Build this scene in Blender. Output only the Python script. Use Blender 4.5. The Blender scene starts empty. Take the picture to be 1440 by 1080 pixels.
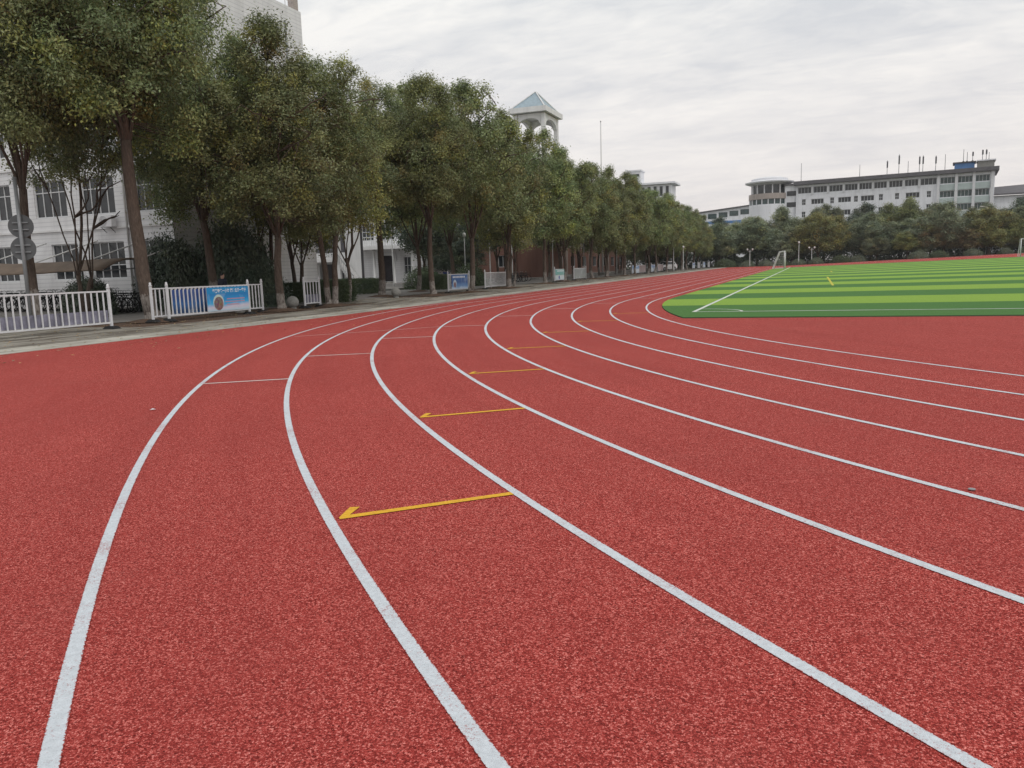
import bpy, bmesh, math, random
import numpy as np
from mathutils import Vector, Matrix
R_ = math.radians
random.seed(7)
scene = bpy.context.scene
COL = scene.collection

# ------------------------------------------------------------------ camera
TH, PITCH, ROLL, FPX = 0.36641, 0.14338, 0.03077, 1106.73
cam_d = bpy.data.cameras.new('camera'); cam = bpy.data.objects.new('camera', cam_d); COL.objects.link(cam)
F0 = Vector((-math.sin(TH), math.cos(TH), 0)); R0 = Vector((math.cos(TH), math.sin(TH), 0)); Z0 = Vector((0, 0, 1))
Fw = F0*math.cos(PITCH) - Z0*math.sin(PITCH); Up = F0*math.sin(PITCH) + Z0*math.cos(PITCH)
cR = R0*math.cos(ROLL) - Up*math.sin(ROLL); cU = R0*math.sin(ROLL) + Up*math.cos(ROLL)
cam.matrix_world = Matrix(((cR.x, cU.x, -Fw.x, -30.642), (cR.y, cU.y, -Fw.y, -34.535), (cR.z, cU.z, -Fw.z, 1.456), (0, 0, 0, 1)))
cam_d.sensor_width = 36; cam_d.lens = FPX/1440*36; cam_d.clip_start = 0.05; cam_d.clip_end = 8000
scene.camera = cam

# ------------------------------------------------------------------ world: overcast sky
SUN_EL, SUN_AZ = R_(52), R_(125)          # azimuth clockwise from +Y
world = bpy.data.worlds.new('World'); scene.world = world; world.use_nodes = True
nt = world.node_tree; N = nt.nodes; LK = nt.links; N.clear()
def wn(t, **k):
    n = N.new(t)
    for a, b in k.items(): setattr(n, a, b)
    return n
wo = wn('ShaderNodeOutputWorld'); bg = wn('ShaderNodeBackground')
sky = wn('ShaderNodeTexSky', sky_type='NISHITA', sun_disc=False, sun_elevation=SUN_EL, sun_rotation=SUN_AZ, air_density=1.0, dust_density=3.0)
tc = wn('ShaderNodeTexCoord'); sx = wn('ShaderNodeSeparateXYZ'); LK.new(tc.outputs['Generated'], sx.inputs[0])
def wm(op, a, b=None, c=None):
    n = wn('ShaderNodeMath', operation=op)
    for i, v in enumerate((a, b, c)):
        if v is None: continue
        if isinstance(v, (int, float)): n.inputs[i].default_value = v
        else: LK.new(v, n.inputs[i])
    return n.outputs[0]
zc = wm('MAXIMUM', sx.outputs[2], 0.0); den = wm('ADD', zc, 0.16)
cv = wn('ShaderNodeCombineXYZ'); LK.new(wm('DIVIDE', sx.outputs[0], den), cv.inputs[0]); LK.new(wm('DIVIDE', sx.outputs[1], den), cv.inputs[1])
mp = wn('ShaderNodeMapping'); mp.inputs['Rotation'].default_value = (0, 0, R_(35)); mp.inputs['Scale'].default_value = (1.0, 1.9, 1)
LK.new(cv.outputs[0], mp.inputs[0])
n1 = wn('ShaderNodeTexNoise'); n1.inputs['Scale'].default_value = 1.5; n1.inputs['Detail'].default_value = 7; n1.inputs['Roughness'].default_value = .55; n1.inputs['Distortion'].default_value = .5
n2 = wn('ShaderNodeTexNoise'); n2.inputs['Scale'].default_value = 5.5; n2.inputs['Detail'].default_value = 5; n2.inputs['Roughness'].default_value = .6; n2.inputs['Distortion'].default_value = .8
LK.new(mp.outputs[0], n1.inputs['Vector']); LK.new(mp.outputs[0], n2.inputs['Vector'])
cl = wm('ADD', wm('MULTIPLY', n1.outputs[0], .7), wm('MULTIPLY', n2.outputs[0], .3))
r1 = wn('ShaderNodeValToRGB'); LK.new(cl, r1.inputs[0])
r1.color_ramp.elements[0].position = .38; r1.color_ramp.elements[0].color = (.71, .74, .77, 1)
r1.color_ramp.elements[1].position = .62; r1.color_ramp.elements[1].color = (1.06, 1.045, 1.0, 1)
r2 = wn('ShaderNodeValToRGB'); LK.new(sx.outputs[2], r2.inputs[0])
r2.color_ramp.elements[0].position = 0.0; r2.color_ramp.elements[0].color = (1, 1, 1, 1)
r2.color_ramp.elements[1].position = .34; r2.color_ramp.elements[1].color = (0, 0, 0, 1)
mx = wn('ShaderNodeMixRGB'); LK.new(wm('MULTIPLY', r2.outputs[0], .9), mx.inputs[0]); LK.new(r1.outputs[0], mx.inputs[1]); mx.inputs[2].default_value = (.92, .845, .82, 1)
sk = wn('ShaderNodeMixRGB', blend_type='MULTIPLY'); sk.inputs[0].default_value = 1; LK.new(sky.outputs[0], sk.inputs[1]); sk.inputs[2].default_value = (.10, .10, .10, 1)
m2 = wn('ShaderNodeMixRGB'); m2.inputs[0].default_value = .10; LK.new(mx.outputs[0], m2.inputs[1]); LK.new(sk.outputs[0], m2.inputs[2])
LK.new(m2.outputs[0], bg.inputs[0]); bg.inputs[1].default_value = 1.0; LK.new(bg.outputs[0], wo.inputs[0])

sl = bpy.data.lights.new('sun', 'SUN'); sl.energy = 0.9; sl.angle = R_(18); sl.color = (1, .97, .93)
so = bpy.data.objects.new('sun', sl); COL.objects.link(so)
sd = Vector((math.sin(SUN_AZ)*math.cos(SUN_EL), math.cos(SUN_AZ)*math.cos(SUN_EL), math.sin(SUN_EL)))
so.rotation_euler = (-sd).to_track_quat('-Z', 'Y').to_euler(); so.location = (0, 0, 60)
vs = scene.view_settings; vs.view_transform = 'Standard'; vs.look = 'None'; vs.exposure = 0; vs.gamma = 1; vs.use_curve_mapping = False

# ------------------------------------------------------------------ helpers
def gz(x, y):
    t = min(max((y+12)/107, 0), 1.6); u = min(max((36+x)/36, 0), 2.2)
    return .5197*t + .6568*t*u
SLOPE = math.atan(.5197/107)

class MB:
    def __init__(s): s.v = []; s.f = []
    def add(s, vs, fs):
        o = len(s.v); s.v += [tuple(q) for q in vs]; s.f += [tuple(i+o for i in f) for f in fs]; return s
    def box(s, c, d, rz=0, tx=1, ty=1):
        x, y, z = d[0]/2, d[1]/2, d[2]/2; ca, sa = math.cos(rz), math.sin(rz); P = []
        for k, (a, b) in ((-1, (1, 1)), (1, (tx, ty))):
            for i, j in ((-1, -1), (1, -1), (1, 1), (-1, 1)):
                px, py = i*x*a, j*y*b
                P.append((c[0]+px*ca-py*sa, c[1]+px*sa+py*ca, c[2]+k*z))
        return s.add(P, [(3, 2, 1, 0), (4, 5, 6, 7), (0, 1, 5, 4), (1, 2, 6, 5), (2, 3, 7, 6), (3, 0, 4, 7)])
    def sweep(s, pts, rad, n=8, cap=True, close=False):
        pts = [Vector(p) for p in pts]; m = len(pts); V = []; ref = None
        if isinstance(rad, (int, float)): rad = [rad]*m
        for i, p in enumerate(pts):
            if close: t = pts[(i+1) % m]-pts[i-1]
            else: t = pts[min(i+1, m-1)]-pts[max(i-1, 0)]
            t = t.normalized() if t.length > 1e-9 else Vector((0, 0, 1))
            if ref is None: ref = Vector((1, 0, 0)) if abs(t.x) < .8 else Vector((0, 1, 0))
            a = (ref-t*ref.dot(t)).normalized(); b = t.cross(a); ref = a
            for k in range(n):
                w = 2*math.pi*k/n; V.append(p+(a*math.cos(w)+b*math.sin(w))*rad[i])
        Fc = []
        for i in range(m if close else m-1):
            j = (i+1) % m
            for k in range(n):
                l = (k+1) % n; Fc.append((i*n+k, i*n+l, j*n+l, j*n+k))
        if cap and not close: Fc += [tuple(range(n-1, -1, -1)), tuple(range((m-1)*n, m*n))]
        return s.add(V, Fc)
    def tube(s, a, b, r, r2=None, n=8): return s.sweep([a, b], [r, r if r2 is None else r2], n)
    def lathe(s, prof, c=(0, 0, 0), n=16):
        V = []; Fc = []; m = len(prof)
        for r, z in prof:
            for k in range(n):
                w = 2*math.pi*k/n; V.append((c[0]+r*math.cos(w), c[1]+r*math.sin(w), c[2]+z))
        for i in range(m-1):
            for k in range(n):
                l = (k+1) % n; Fc.append((i*n+k, i*n+l, (i+1)*n+l, (i+1)*n+k))
        Fc += [tuple(range(n-1, -1, -1)), tuple(range((m-1)*n, m*n))]
        return s.add(V, Fc)
    def prism(s, poly, z0, z1):
        n = len(poly); V = [(x, y, z0) for x, y in poly]+[(x, y, z1) for x, y in poly]
        return s.add(V, [tuple(range(n-1, -1, -1)), tuple(range(n, 2*n))]+[(i, (i+1) % n, n+(i+1) % n, n+i) for i in range(n)])
    def mesh(s, name, mat=None, smooth=False):
        m = bpy.data.meshes.new(name); m.from_pydata(s.v, [], s.f); m.validate(); m.update()
        if mat: m.materials.append(mat)
        if smooth: m.polygons.foreach_set('use_smooth', [True]*len(m.polygons))
        return m
    def build(s, name, mat, parent=None, smooth=False, bevel=0):
        me = s.mesh(name, mat, smooth)
        if bevel:
            b = bmesh.new(); b.from_mesh(me)
            bmesh.ops.remove_doubles(b, verts=b.verts, dist=1e-5)
            bmesh.ops.bevel(b, geom=[e for e in b.edges if e.is_manifold and e.calc_face_angle(0) > .5], offset=bevel, segments=2, affect='EDGES', profile=.5)
            b.to_mesh(me); b.free()
            if smooth: me.polygons.foreach_set('use_smooth', [True]*len(me.polygons))
        return inst(name, me, parent)
def inst(name, me, parent=None, loc=None, rot=None, scale=None):
    o = bpy.data.objects.new(name, me); COL.objects.link(o)
    if parent: o.parent = parent
    if loc is not None: o.location = loc
    if rot is not None: o.rotation_euler = rot
    if scale is not None: o.scale = scale
    return o
def thing(name, label, cat, loc=(0, 0, 0), rz=0, group=None, scale=None, tilt=0):
    o = bpy.data.objects.new(name, None); COL.objects.link(o); o.location = loc; o.rotation_euler = (tilt, 0, rz)
    o.empty_display_size = .3
    if scale: o.scale = scale
    return tag(o, label, cat, group)
def tag(o, label=None, cat=None, group=None, kind=None):
    if label: o['label'] = label
    if cat: o['category'] = cat
    if group: o['group'] = group
    if kind: o['kind'] = kind
    return o
def dup(root, loc, rz=0, label=None, scale=None, group=None):
    r = root.copy(); COL.objects.link(r); r.location = loc; r.rotation_euler = (0, 0, rz)
    if scale: r.scale = scale
    if label: r['label'] = label
    if group: r['group'] = group
    for ch in list(root.children):
        c = ch.copy(); COL.objects.link(c); c.parent = r
        for g in list(ch.children):
            d = g.copy(); COL.objects.link(d); d.parent = c
    return r

# ------------------------------------------------------------------ materials
class NT:
    def __init__(s, name):
        s.m = bpy.data.materials.new(name); s.m.use_nodes = True; s.t = s.m.node_tree; s.n = s.t.nodes
        s.b = s.n['Principled BSDF']; s.out = s.n['Material Output']
    def node(s, t, **k):
        n = s.n.new(t)
        for a, b in k.items(): setattr(n, a, b)
        return n
    def link(s, a, b): s.t.links.new(a, b)
    def pos(s, obj=False):
        if obj: return s.node('ShaderNodeTexCoord').outputs['Object']
        return s.node('ShaderNodeNewGeometry').outputs['Position']
    def noise(s, vec, scale, detail=4, rough=.6, dist=0):
        n = s.node('ShaderNodeTexNoise'); s.link(vec, n.inputs['Vector'])
        n.inputs['Scale'].default_value = scale; n.inputs['Detail'].default_value = detail; n.inputs['Roughness'].default_value = rough; n.inputs['Distortion'].default_value = dist
        return n.outputs[0]
    def ramp(s, f, stops):
        r = s.node('ShaderNodeValToRGB'); s.link(f, r.inputs[0]); e = r.color_ramp.elements
        while len(e) < len(stops): e.new(.5)
        for q, (p, c) in zip(e, stops): q.position = p; q.color = (*c, 1) if len(c) == 3 else c
        return r.outputs[0]
    def mix(s, f, a, b, mode='MIX'):
        n = s.node('ShaderNodeMixRGB', blend_type=mode)
        for i, v in ((0, f), (1, a), (2, b)):
            if hasattr(v, 'default_value') and not isinstance(v, (tuple, float, int)): s.link(v, n.inputs[i])
            elif isinstance(v, tuple): n.inputs[i].default_value = (*v, 1)
            else: n.inputs[i].default_value = v
        return n.outputs[0]
    def math(s, op, a, b=None):
        n = s.node('ShaderNodeMath', operation=op)
        for i, v in ((0, a), (1, b)):
            if v is None: continue
            if isinstance(v, (int, float)): n.inputs[i].default_value = v
            else: s.link(v, n.inputs[i])
        return n.outputs[0]
    def bump(s, h, strength, dist):
        n = s.node('ShaderNodeBump'); n.inputs['Strength'].default_value = strength; n.inputs['Distance'].default_value = dist
        s.link(h, n.inputs['Height']); s.link(n.outputs[0], s.b.inputs['Normal'])
    def done(s, col=None, rough=None, spec=None, metal=None):
        for k, v in (('Base Color', col), ('Roughness', rough), ('Specular IOR Level', spec), ('Metallic', metal)):
            if v is None: continue
            if isinstance(v, tuple): s.b.inputs[k].default_value = (*v, 1)
            elif isinstance(v, (int, float)): s.b.inputs[k].default_value = v
            else: s.link(v, s.b.inputs[k])
        return s.m
def surf(name, c, rough=.7, var=.25, scale=3.0, bump=0, bscale=60, spec=.3, obj=True, metal=0):
    t = NT(name); p = t.pos(obj)
    a = tuple(q*(1-var) for q in c); b = tuple(min(q*(1+var), 1) for q in c)
    f = t.noise(p, scale, 6, .65); col = t.ramp(f, [(.25, a), (.75, b)])
    if bump: t.bump(t.noise(p, bscale, 4), bump, .01)
    return t.done(col, rough, spec, metal)

def m_track():
    t = NT('red_rubber_track'); p = t.pos()
    def vor(sc):
        v = t.node('ShaderNodeTexVoronoi'); t.link(p, v.inputs['Vector']); v.inputs['Scale'].default_value = sc; v.inputs['Randomness'].default_value = 1
        q = t.node('ShaderNodeSeparateColor'); t.link(v.outputs['Color'], q.inputs[0]); return q.outputs[0], v.outputs['Distance']
    a1, d1 = vor(140); a2, d2 = vor(290); n1_ = t.noise(p, 105, 4, .8)
    big = t.noise(p, .35, 5, .6); mid = t.noise(p, 4, 5, .65)
    g = t.math('ADD', t.math('ADD', t.math('MULTIPLY', a1, .30), t.math('MULTIPLY', a2, .26)), t.math('MULTIPLY', n1_, .44))
    col = t.ramp(g, [(.28, (.075, .007, .006)), (.41, (.25, .027, .022)), (.55, (.43, .055, .046)), (.63, (.64, .125, .105)), (.73, (.95, .36, .31))])
    col = t.mix(t.math('MULTIPLY', t.ramp(mid, [(.38, (0, 0, 0)), (.72, (1, 1, 1))]), .20), col, (.44, .065, .055))
    col = t.mix(t.math('MULTIPLY', t.ramp(big, [(.42, (0, 0, 0)), (.68, (1, 1, 1))]), .28), col, (.31, .05, .044))
    sx3 = t.node('ShaderNodeSeparateXYZ'); t.link(p, sx3.inputs[0]); cl3 = t.node('ShaderNodeCombineXYZ')
    t.link(t.math('MULTIPLY', t.math('SQRT', t.math('ADD', t.math('MULTIPLY', sx3.outputs[0], sx3.outputs[0]), t.math('MULTIPLY', sx3.outputs[1], sx3.outputs[1]))), 1.6), cl3.inputs[0])
    t.link(t.math('MULTIPLY', t.math('ARCTAN2', sx3.outputs[1], sx3.outputs[0]), 6.0), cl3.inputs[1])
    wr = t.noise(cl3.outputs[0], 1.0, 5, .6); col = t.mix(t.math('MULTIPLY', t.ramp(wr, [(.45, (0, 0, 0)), (.7, (1, 1, 1))]), .22), col, (.24, .035, .032))
    dst = t.noise(p, .9, 6, .7, .5); col = t.mix(t.math('MULTIPLY', t.ramp(dst, [(.58, (0, 0, 0)), (.75, (1, 1, 1))]), .18), col, (.42, .15, .12))
    t.bump(t.math('SUBTRACT', t.math('ADD', g, t.math('MULTIPLY', a2, .2)), t.math('MULTIPLY', d1, 8.0)), .4, .006)
    return t.done(col, .9, .12)
def m_line(name, c, under=(.36, .06, .052), edge=False):
    t = NT(name); p = t.pos(); g = t.noise(p, 105, 3, .8); w = t.noise(p, 2.2, 4, .6)
    col = t.ramp(t.noise(p, 30, 4, .7), [(.3, tuple(q*.78 for q in c)), (.7, c)])
    wear = t.ramp(t.math('ADD', t.math('MULTIPLY', g, .6), t.math('MULTIPLY', w, .4)), [(.37, (.85, .85, .85)), (.46, (0, 0, 0))])
    if edge:
        s3 = t.node('ShaderNodeSeparateXYZ'); t.link(p, s3.inputs[0]); x_, y_ = s3.outputs[0], s3.outputs[1]
        yc = t.math('SUBTRACT', y_, t.math('MINIMUM', t.math('MAXIMUM', y_, 0.0), 84.39))
        rr3 = t.math('SQRT', t.math('ADD', t.math('MULTIPLY', x_, x_), t.math('MULTIPLY', yc, yc)))
        dd3 = t.math('ABSOLUTE', t.math('SUBTRACT', t.math('MODULO', t.math('ADD', rr3, .61-36.751+1.22*40), 1.22), .61))
        ed = t.math('GREATER_THAN', t.math('ADD', dd3, t.math('MULTIPLY', t.noise(p, 85, 3, .8), .030)), .0455)
        col = t.mix(ed, col, under)
        sp = t.noise(p, 150, 3, .85); col = t.mix(t.ramp(sp, [(.30, (.7, .7, .7)), (.42, (0, 0, 0))]), col, (.30, .32, .35))
    col = t.mix(wear, col, under); t.bump(g, .8, .006)
    return t.done(col, .75, .3)
def m_turf(name, c):
    t = NT(name); p = t.pos(); mp_ = t.node('ShaderNodeMapping'); t.link(p, mp_.inputs[0]); mp_.inputs['Scale'].default_value = (1, 1, .2)
    a = t.noise(mp_.outputs[0], 90, 3, .7); b = t.noise(p, .6, 5, .6); d = t.noise(p, 6, 4, .6)
    col = t.ramp(a, [(.3, tuple(q*.6 for q in c)), (.7, tuple(q*1.35 for q in c))])
    col = t.mix(t.math('MULTIPLY', b, .25), col, (c[0]*1.3, c[1]*1.05, c[2]*1.1)); col = t.mix(t.math('MULTIPLY', d, .18), col, tuple(q*.6 for q in c))
    t.bump(a, 1, .02)
    return t.done(col, .85, .1)
def m_concrete(name, c, dirt=(.10, .095, .075), amt=.75):
    t = NT(name); p = t.pos(); mp_ = t.node('ShaderNodeMapping'); t.link(p, mp_.inputs[0]); mp_.inputs['Scale'].default_value = (1.7, .5, 1)
    s1 = t.noise(mp_.outputs[0], 1.0, 6, .62, .4); f = t.noise(p, 40, 5, .7); m = t.noise(p, 3, 5, .6)
    col = t.ramp(f, [(.25, tuple(q*.8 for q in c)), (.75, tuple(q*1.12 for q in c))])
    col = t.mix(t.math('MULTIPLY', m, .25), col, tuple(q*.7 for q in c))
    col = t.mix(t.math('MULTIPLY', t.ramp(s1, [(.43, (0, 0, 0)), (.6, (1, 1, 1))]), amt), col, dirt)
    oi = t.node('ShaderNodeObjectInfo'); hsv = t.node('ShaderNodeHueSaturation'); t.link(col, hsv.inputs['Color'])
    t.link(t.math('ADD', t.math('MULTIPLY', oi.outputs['Random'], .22), .88), hsv.inputs['Value'])
    t.bump(f, .4, .004)
    return t.done(hsv.outputs[0], .85, .25)
def m_tiles(name, c, joint, bw=.30, bh=.30, msize=.02, off=0.0):
    t = NT(name); p = t.pos(); s = t.node('ShaderNodeSeparateXYZ'); t.link(p, s.inputs[0]); cb = t.node('ShaderNodeCombineXYZ')
    t.link(t.math('ADD', s.outputs[0], s.outputs[1]), cb.inputs[0]); t.link(s.outputs[2], cb.inputs[1])
    br = t.node('ShaderNodeTexBrick'); t.link(cb.outputs[0], br.inputs['Vector']); br.offset = off
    br.inputs['Scale'].default_value = 1; br.inputs['Brick Width'].default_value = bw; br.inputs['Row Height'].default_value = bh; br.inputs['Mortar Size'].default_value = msize; br.inputs['Mortar Smooth'].default_value = .1
    br.inputs['Color1'].default_value = (*c, 1); br.inputs['Color2'].default_value = (*[q*.93 for q in c], 1); br.inputs['Mortar'].default_value = (*joint, 1); br.inputs['Bias'].default_value = 0
    mp_ = t.node('ShaderNodeMapping'); t.link(p, mp_.inputs[0]); mp_.inputs['Scale'].default_value = (1.5, 1.5, .18)
    d = t.noise(mp_.outputs[0], .9, 6, .65); col = t.mix(t.math('MULTIPLY', t.ramp(d, [(.45, (0, 0, 0)), (.75, (1, 1, 1))]), .45), br.outputs[0], tuple(q*.55 for q in c))
    return t.done(col, .45, .4)
def m_bark(name, wash):
    t = NT(name); p = t.pos(True); mp_ = t.node('ShaderNodeMapping'); t.link(p, mp_.inputs[0]); mp_.inputs['Scale'].default_value = (1, 1, .22)
    f = t.noise(mp_.outputs[0], 26, 6, .7, .6); b = t.noise(p, 1.6, 4, .6)
    col = t.ramp(f, [(.3, (.04, .03, .024)), (.55, (.11, .083, .066)), (.75, (.19, .15, .122))])
    col = t.mix(t.math('MULTIPLY', b, .35), col, (.12, .085, .068))
    if wash:
        s = t.node('ShaderNodeSeparateXYZ'); t.link(p, s.inputs[0]); oi = t.node('ShaderNodeObjectInfo')
        h = t.math('ADD', s.outputs[2], t.math('MULTIPLY', t.noise(p, 14, 4, .7), .5))
        lim = t.math('SUBTRACT', h, t.math('MULTIPLY', oi.outputs['Random'], .5))
        k = t.math('LESS_THAN', lim, .95); k = t.math('MULTIPLY', k, t.ramp(f, [(.36, (.05, .05, .05)), (.56, (.72, .72, .72))]))
        col = t.mix(k, col, (.34, .315, .29))
    t.bump(f, .9, .03)
    return t.done(col, .9, .2)
def m_leaf(name, c, hue=.03, trans=.28):
    t = NT(name); at = t.node('ShaderNodeAttribute', attribute_name='tint'); oi = t.node('ShaderNodeObjectInfo')
    col = t.mix(1.0, at.outputs['Color'], c, 'MULTIPLY'); hsv = t.node('ShaderNodeHueSaturation'); t.link(col, hsv.inputs['Color'])
    t.link(t.math('ADD', t.math('MULTIPLY', oi.outputs['Random'], hue), .5-hue*.55), hsv.inputs['Hue'])
    t.link(t.math('ADD', t.math('MULTIPLY', oi.outputs['Random'], .35), .85), hsv.inputs['Value'])
    tr = t.node('ShaderNodeBsdfTranslucent'); t.link(hsv.outputs[0], tr.inputs[0]); t.link(hsv.outputs[0], t.b.inputs['Base Color'])
    t.b.inputs['Roughness'].default_value = .42; t.b.inputs['Specular IOR Level'].default_value = .35
    ms = t.node('ShaderNodeMixShader'); ms.inputs[0].default_value = trans; t.link(t.b.outputs[0], ms.inputs[1]); t.link(tr.outputs[0], ms.inputs[2]); t.link(ms.outputs[0], t.out.inputs[0])
    return t.m
def m_glass(name, c=(.022, .026, .03)):
    t = NT(name); p = t.pos(); f = t.noise(p, 1.3, 3, .5)
    return t.done(t.ramp(f, [(.3, tuple(q*.6 for q in c)), (.7, tuple(q*1.6 for q in c))]), .12, .5)
M = dict(
 track=m_track(), line=m_line('white_track_paint', (.68, .725, .77), edge=True), thin=m_line('thin_white_paint', (.80, .75, .73)), yellow=m_line('yellow_track_paint', (.86, .48, .03)),
 turf_l=m_turf('light_turf', (.26, .43, .07)), turf_d=m_turf('dark_turf', (.085, .21, .055)), pitch_w=m_line('white_turf_line', (.72, .76, .70), (.2, .3, .1)), pitch_y=m_line('yellow_turf_line', (.62, .55, .05), (.2, .3, .1)),
 turf_edge=surf('turf_edge', (.035, .06, .025)),
 conc=m_concrete('pale_concrete', (.50, .475, .415), (.17, .155, .125), .6), conc2=m_concrete('grey_paving', (.33, .305, .26), (.10, .083, .064), .9), conc3=m_concrete('plaza_paving', (.28, .265, .25), (.16, .14, .12), .5), asphalt=m_concrete('asphalt', (.14, .14, .14), (.08, .08, .078), .4), kerb=m_concrete('kerb_stone', (.36, .35, .33)),
 soil=surf('brown_soil', (.10, .062, .042), .95, .4, 8, .6, 40), ground=surf('dull_ground', (.10, .105, .07), .95, .3, .5, obj=False), redsoil=surf('red_ground', (.13, .07, .05), .95, .3, 2, obj=False),
 tiles=m_tiles('white_wall_tiles', (.76, .76, .77), (.60, .60, .62), 5.0, .22, .022), plain=m_tiles('pale_render', (.74, .74, .74), (.70, .70, .70), 3, 3, .005), farwhite=m_tiles('pale_office_wall', (.80, .81, .85), (.74, .75, .79), 2.0, 1.2, .02), brick=m_tiles('red_brick', (.235, .10, .075), (.24, .17, .14), .24, .075, .012, .5), pinkwall=m_tiles('buff_wall_tiles', (.42, .36, .33), (.32, .28, .26), .3, .12, .015),
 white=surf('white_paint', (.66, .66, .68), .45, .12, 4, spec=.5), frame=surf('window_frame_white', (.62, .63, .64), .4, .08, 4), grey=surf('grey_metal', (.26, .27, .28), .45, .15, 5, metal=.3), dark=surf('dark_rubber', (.02, .02, .021), .8, .3, 8), black=surf('black_metal', (.025, .025, .028), .45, .3, 8), signback=surf('sign_back_grey', (.115, .12, .125), .5, .1, 3),
 glass=m_glass('window_glass'), glassg=m_glass('green_window_glass', (.03, .055, .055)), pole=surf('pole_white', (.55, .55, .54), .5, .12, 3), stone=surf('grey_stone', (.24, .235, .22), .9, .3, 9, .7, 60),
 roofgrey=surf('roof_grey', (.13, .125, .135), .8, .2, 1, obj=False), bluetin=surf('blue_sheet', (.10, .22, .46), .5, .2, 2), bluetile=surf('blue_glazed_roof', (.29, .37, .42), .45, .2, 3), spandrel=surf('pale_green_spandrel', (.45, .52, .51), .6, .12, 1), canvas=surf('brown_shed_roof', (.155, .115, .085), .7, .35, 1.2), wood=surf('door_dark', (.03, .025, .03), .6, .3, 3),
 net=surf('net_cord', (.62, .62, .62), .7, .1), carpaint=surf('car_white', (.68, .68, .68), .22, .03, 2, spec=.6), tyre=surf('tyre', (.018, .018, .018), .9, .2), lamp_r=surf('tail_lamp', (.3, .02, .02), .3, .1), lamp_w=surf('lamp_glass', (.7, .7, .68), .25, .05),
 red=surf('red_plastic', (.48, .025, .03), .45, .1), green=surf('green_plastic', (.02, .19, .07), .45, .1), blue=surf('blue_plastic', (.02, .05, .33), .45, .1), antenna=surf('antenna_grey', (.10, .10, .11), .6, .2),
 bark=m_bark('bark_whitewashed', True), bark2=m_bark('bark', False),
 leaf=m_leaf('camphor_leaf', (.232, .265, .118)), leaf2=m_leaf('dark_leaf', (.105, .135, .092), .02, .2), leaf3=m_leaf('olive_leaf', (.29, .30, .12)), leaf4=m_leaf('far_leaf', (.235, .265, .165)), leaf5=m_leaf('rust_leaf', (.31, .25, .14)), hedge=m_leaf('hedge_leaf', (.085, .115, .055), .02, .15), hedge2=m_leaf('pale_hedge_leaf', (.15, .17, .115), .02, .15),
 purple=surf('violet_mesh_sheet', (.21, .205, .26), .8, .6, 2.2),
)

# ------------------------------------------------------------------ setting: ground, track, pitch, paths
def sheet(name, xs, ys, dz, mat, zfun=gz, parent=None, kind='structure'):
    V = [(x, y, zfun(x, y)+dz) for y in ys for x in xs]; n = len(xs); Fc = [(j*n+i, j*n+i+1, (j+1)*n+i+1, (j+1)*n+i) for j in range(len(ys)-1) for i in range(n-1)]
    o = MB().add(V, Fc).build(name, mat, parent)
    if kind: o['kind'] = kind
    return o
def rng(a, b, st, extra=()):
    n = max(1, int(round((b-a)/st))); return sorted(set([a+(b-a)*i/n for i in range(n+1)]+[e for e in extra if a < e < b]))
gx = [-3000, -1200, -500, -220]+rng(-150, 150, 15, (-36, 43.2))+[250, 600, 1400, 3000]; gy = [-800, -300, -120]+rng(-72, 260, 14, (-12, 159.2))+[420, 900, 2000, 4000]
sheet('ground', gx, gy, -.06, M['ground'])
XE = -46.86
track = sheet('running_track', rng(XE, 64, 4, (-36, 43.2)), rng(-76, 131.8, 4, (-12,)), 0, M['track'])
sheet('red_verge', rng(-60, 70, 5, (-36, 43.2)), rng(131.8, 142, 3), .0, M['redsoil'])
RI, LW = 36.751, 1.22; YF = 84.39
def stadium(r, a0=-90, steps=96):
    P = [(-r*math.cos(R_(a)), -r*math.sin(R_(a))) for a in np.linspace(90, 0, steps//2)]
    P += [(-r, y) for y in np.linspace(0, YF, 30)[1:-1]]
    P += [(-r*math.cos(R_(a)), YF+r*math.sin(R_(a))) for a in np.linspace(0, 180, steps)]
    P += [(r, y) for y in np.linspace(YF, 0, 30)[1:-1]]
    P += [(r*math.cos(R_(a)), -r*math.sin(R_(a))) for a in np.linspace(0, 90, steps//2)][:-1]
    return P
def ribbon(name, pts, w, dz, mat, parent, closed=False):
    P = [Vector((x, y, 0)) for x, y in pts]; n = len(P); V = []
    for i in range(n):
        a = P[i-1] if (closed or i > 0) else P[i]; b = P[(i+1) % n] if (closed or i < n-1) else P[i]
        t = (b-a).normalized(); s = Vector((-t.y, t.x, 0))*w/2
        for q in (P[i]+s, P[i]-s): V.append((q.x, q.y, gz(q.x, q.y)+dz))
    m = n if closed else n-1
    Fc = [(2*i+1, 2*((i+1) % n)+1, 2*((i+1) % n), 2*i) for i in range(m)]
    return MB().add(V, Fc).build(name, mat, parent)
for k in range(9): ribbon('lane_line', stadium(RI+LW*k, steps=240), .064, .004, M['line'], track, True)
def rad(r, a): return (-r*math.cos(R_(a)), -r*math.sin(R_(a)))
for ln, a in ((7, 33.72), (6, 29.64), (5, 25.25), (4, 20.83), (3, 15.4), (2, 10.4), (1, 5.5), (0, 0.0)):
    ribbon('stagger_line', [rad(RI+LW*ln+.03, a), rad(RI+LW*(ln+1)-.03, a)], .06, .005, M['thin'], track)
ribbon('stagger_line', [(-42.55, -18.35), (-41.3, -16.85), (-40.05, -15.3)], .035, .008, M['thin'], track)
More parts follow.
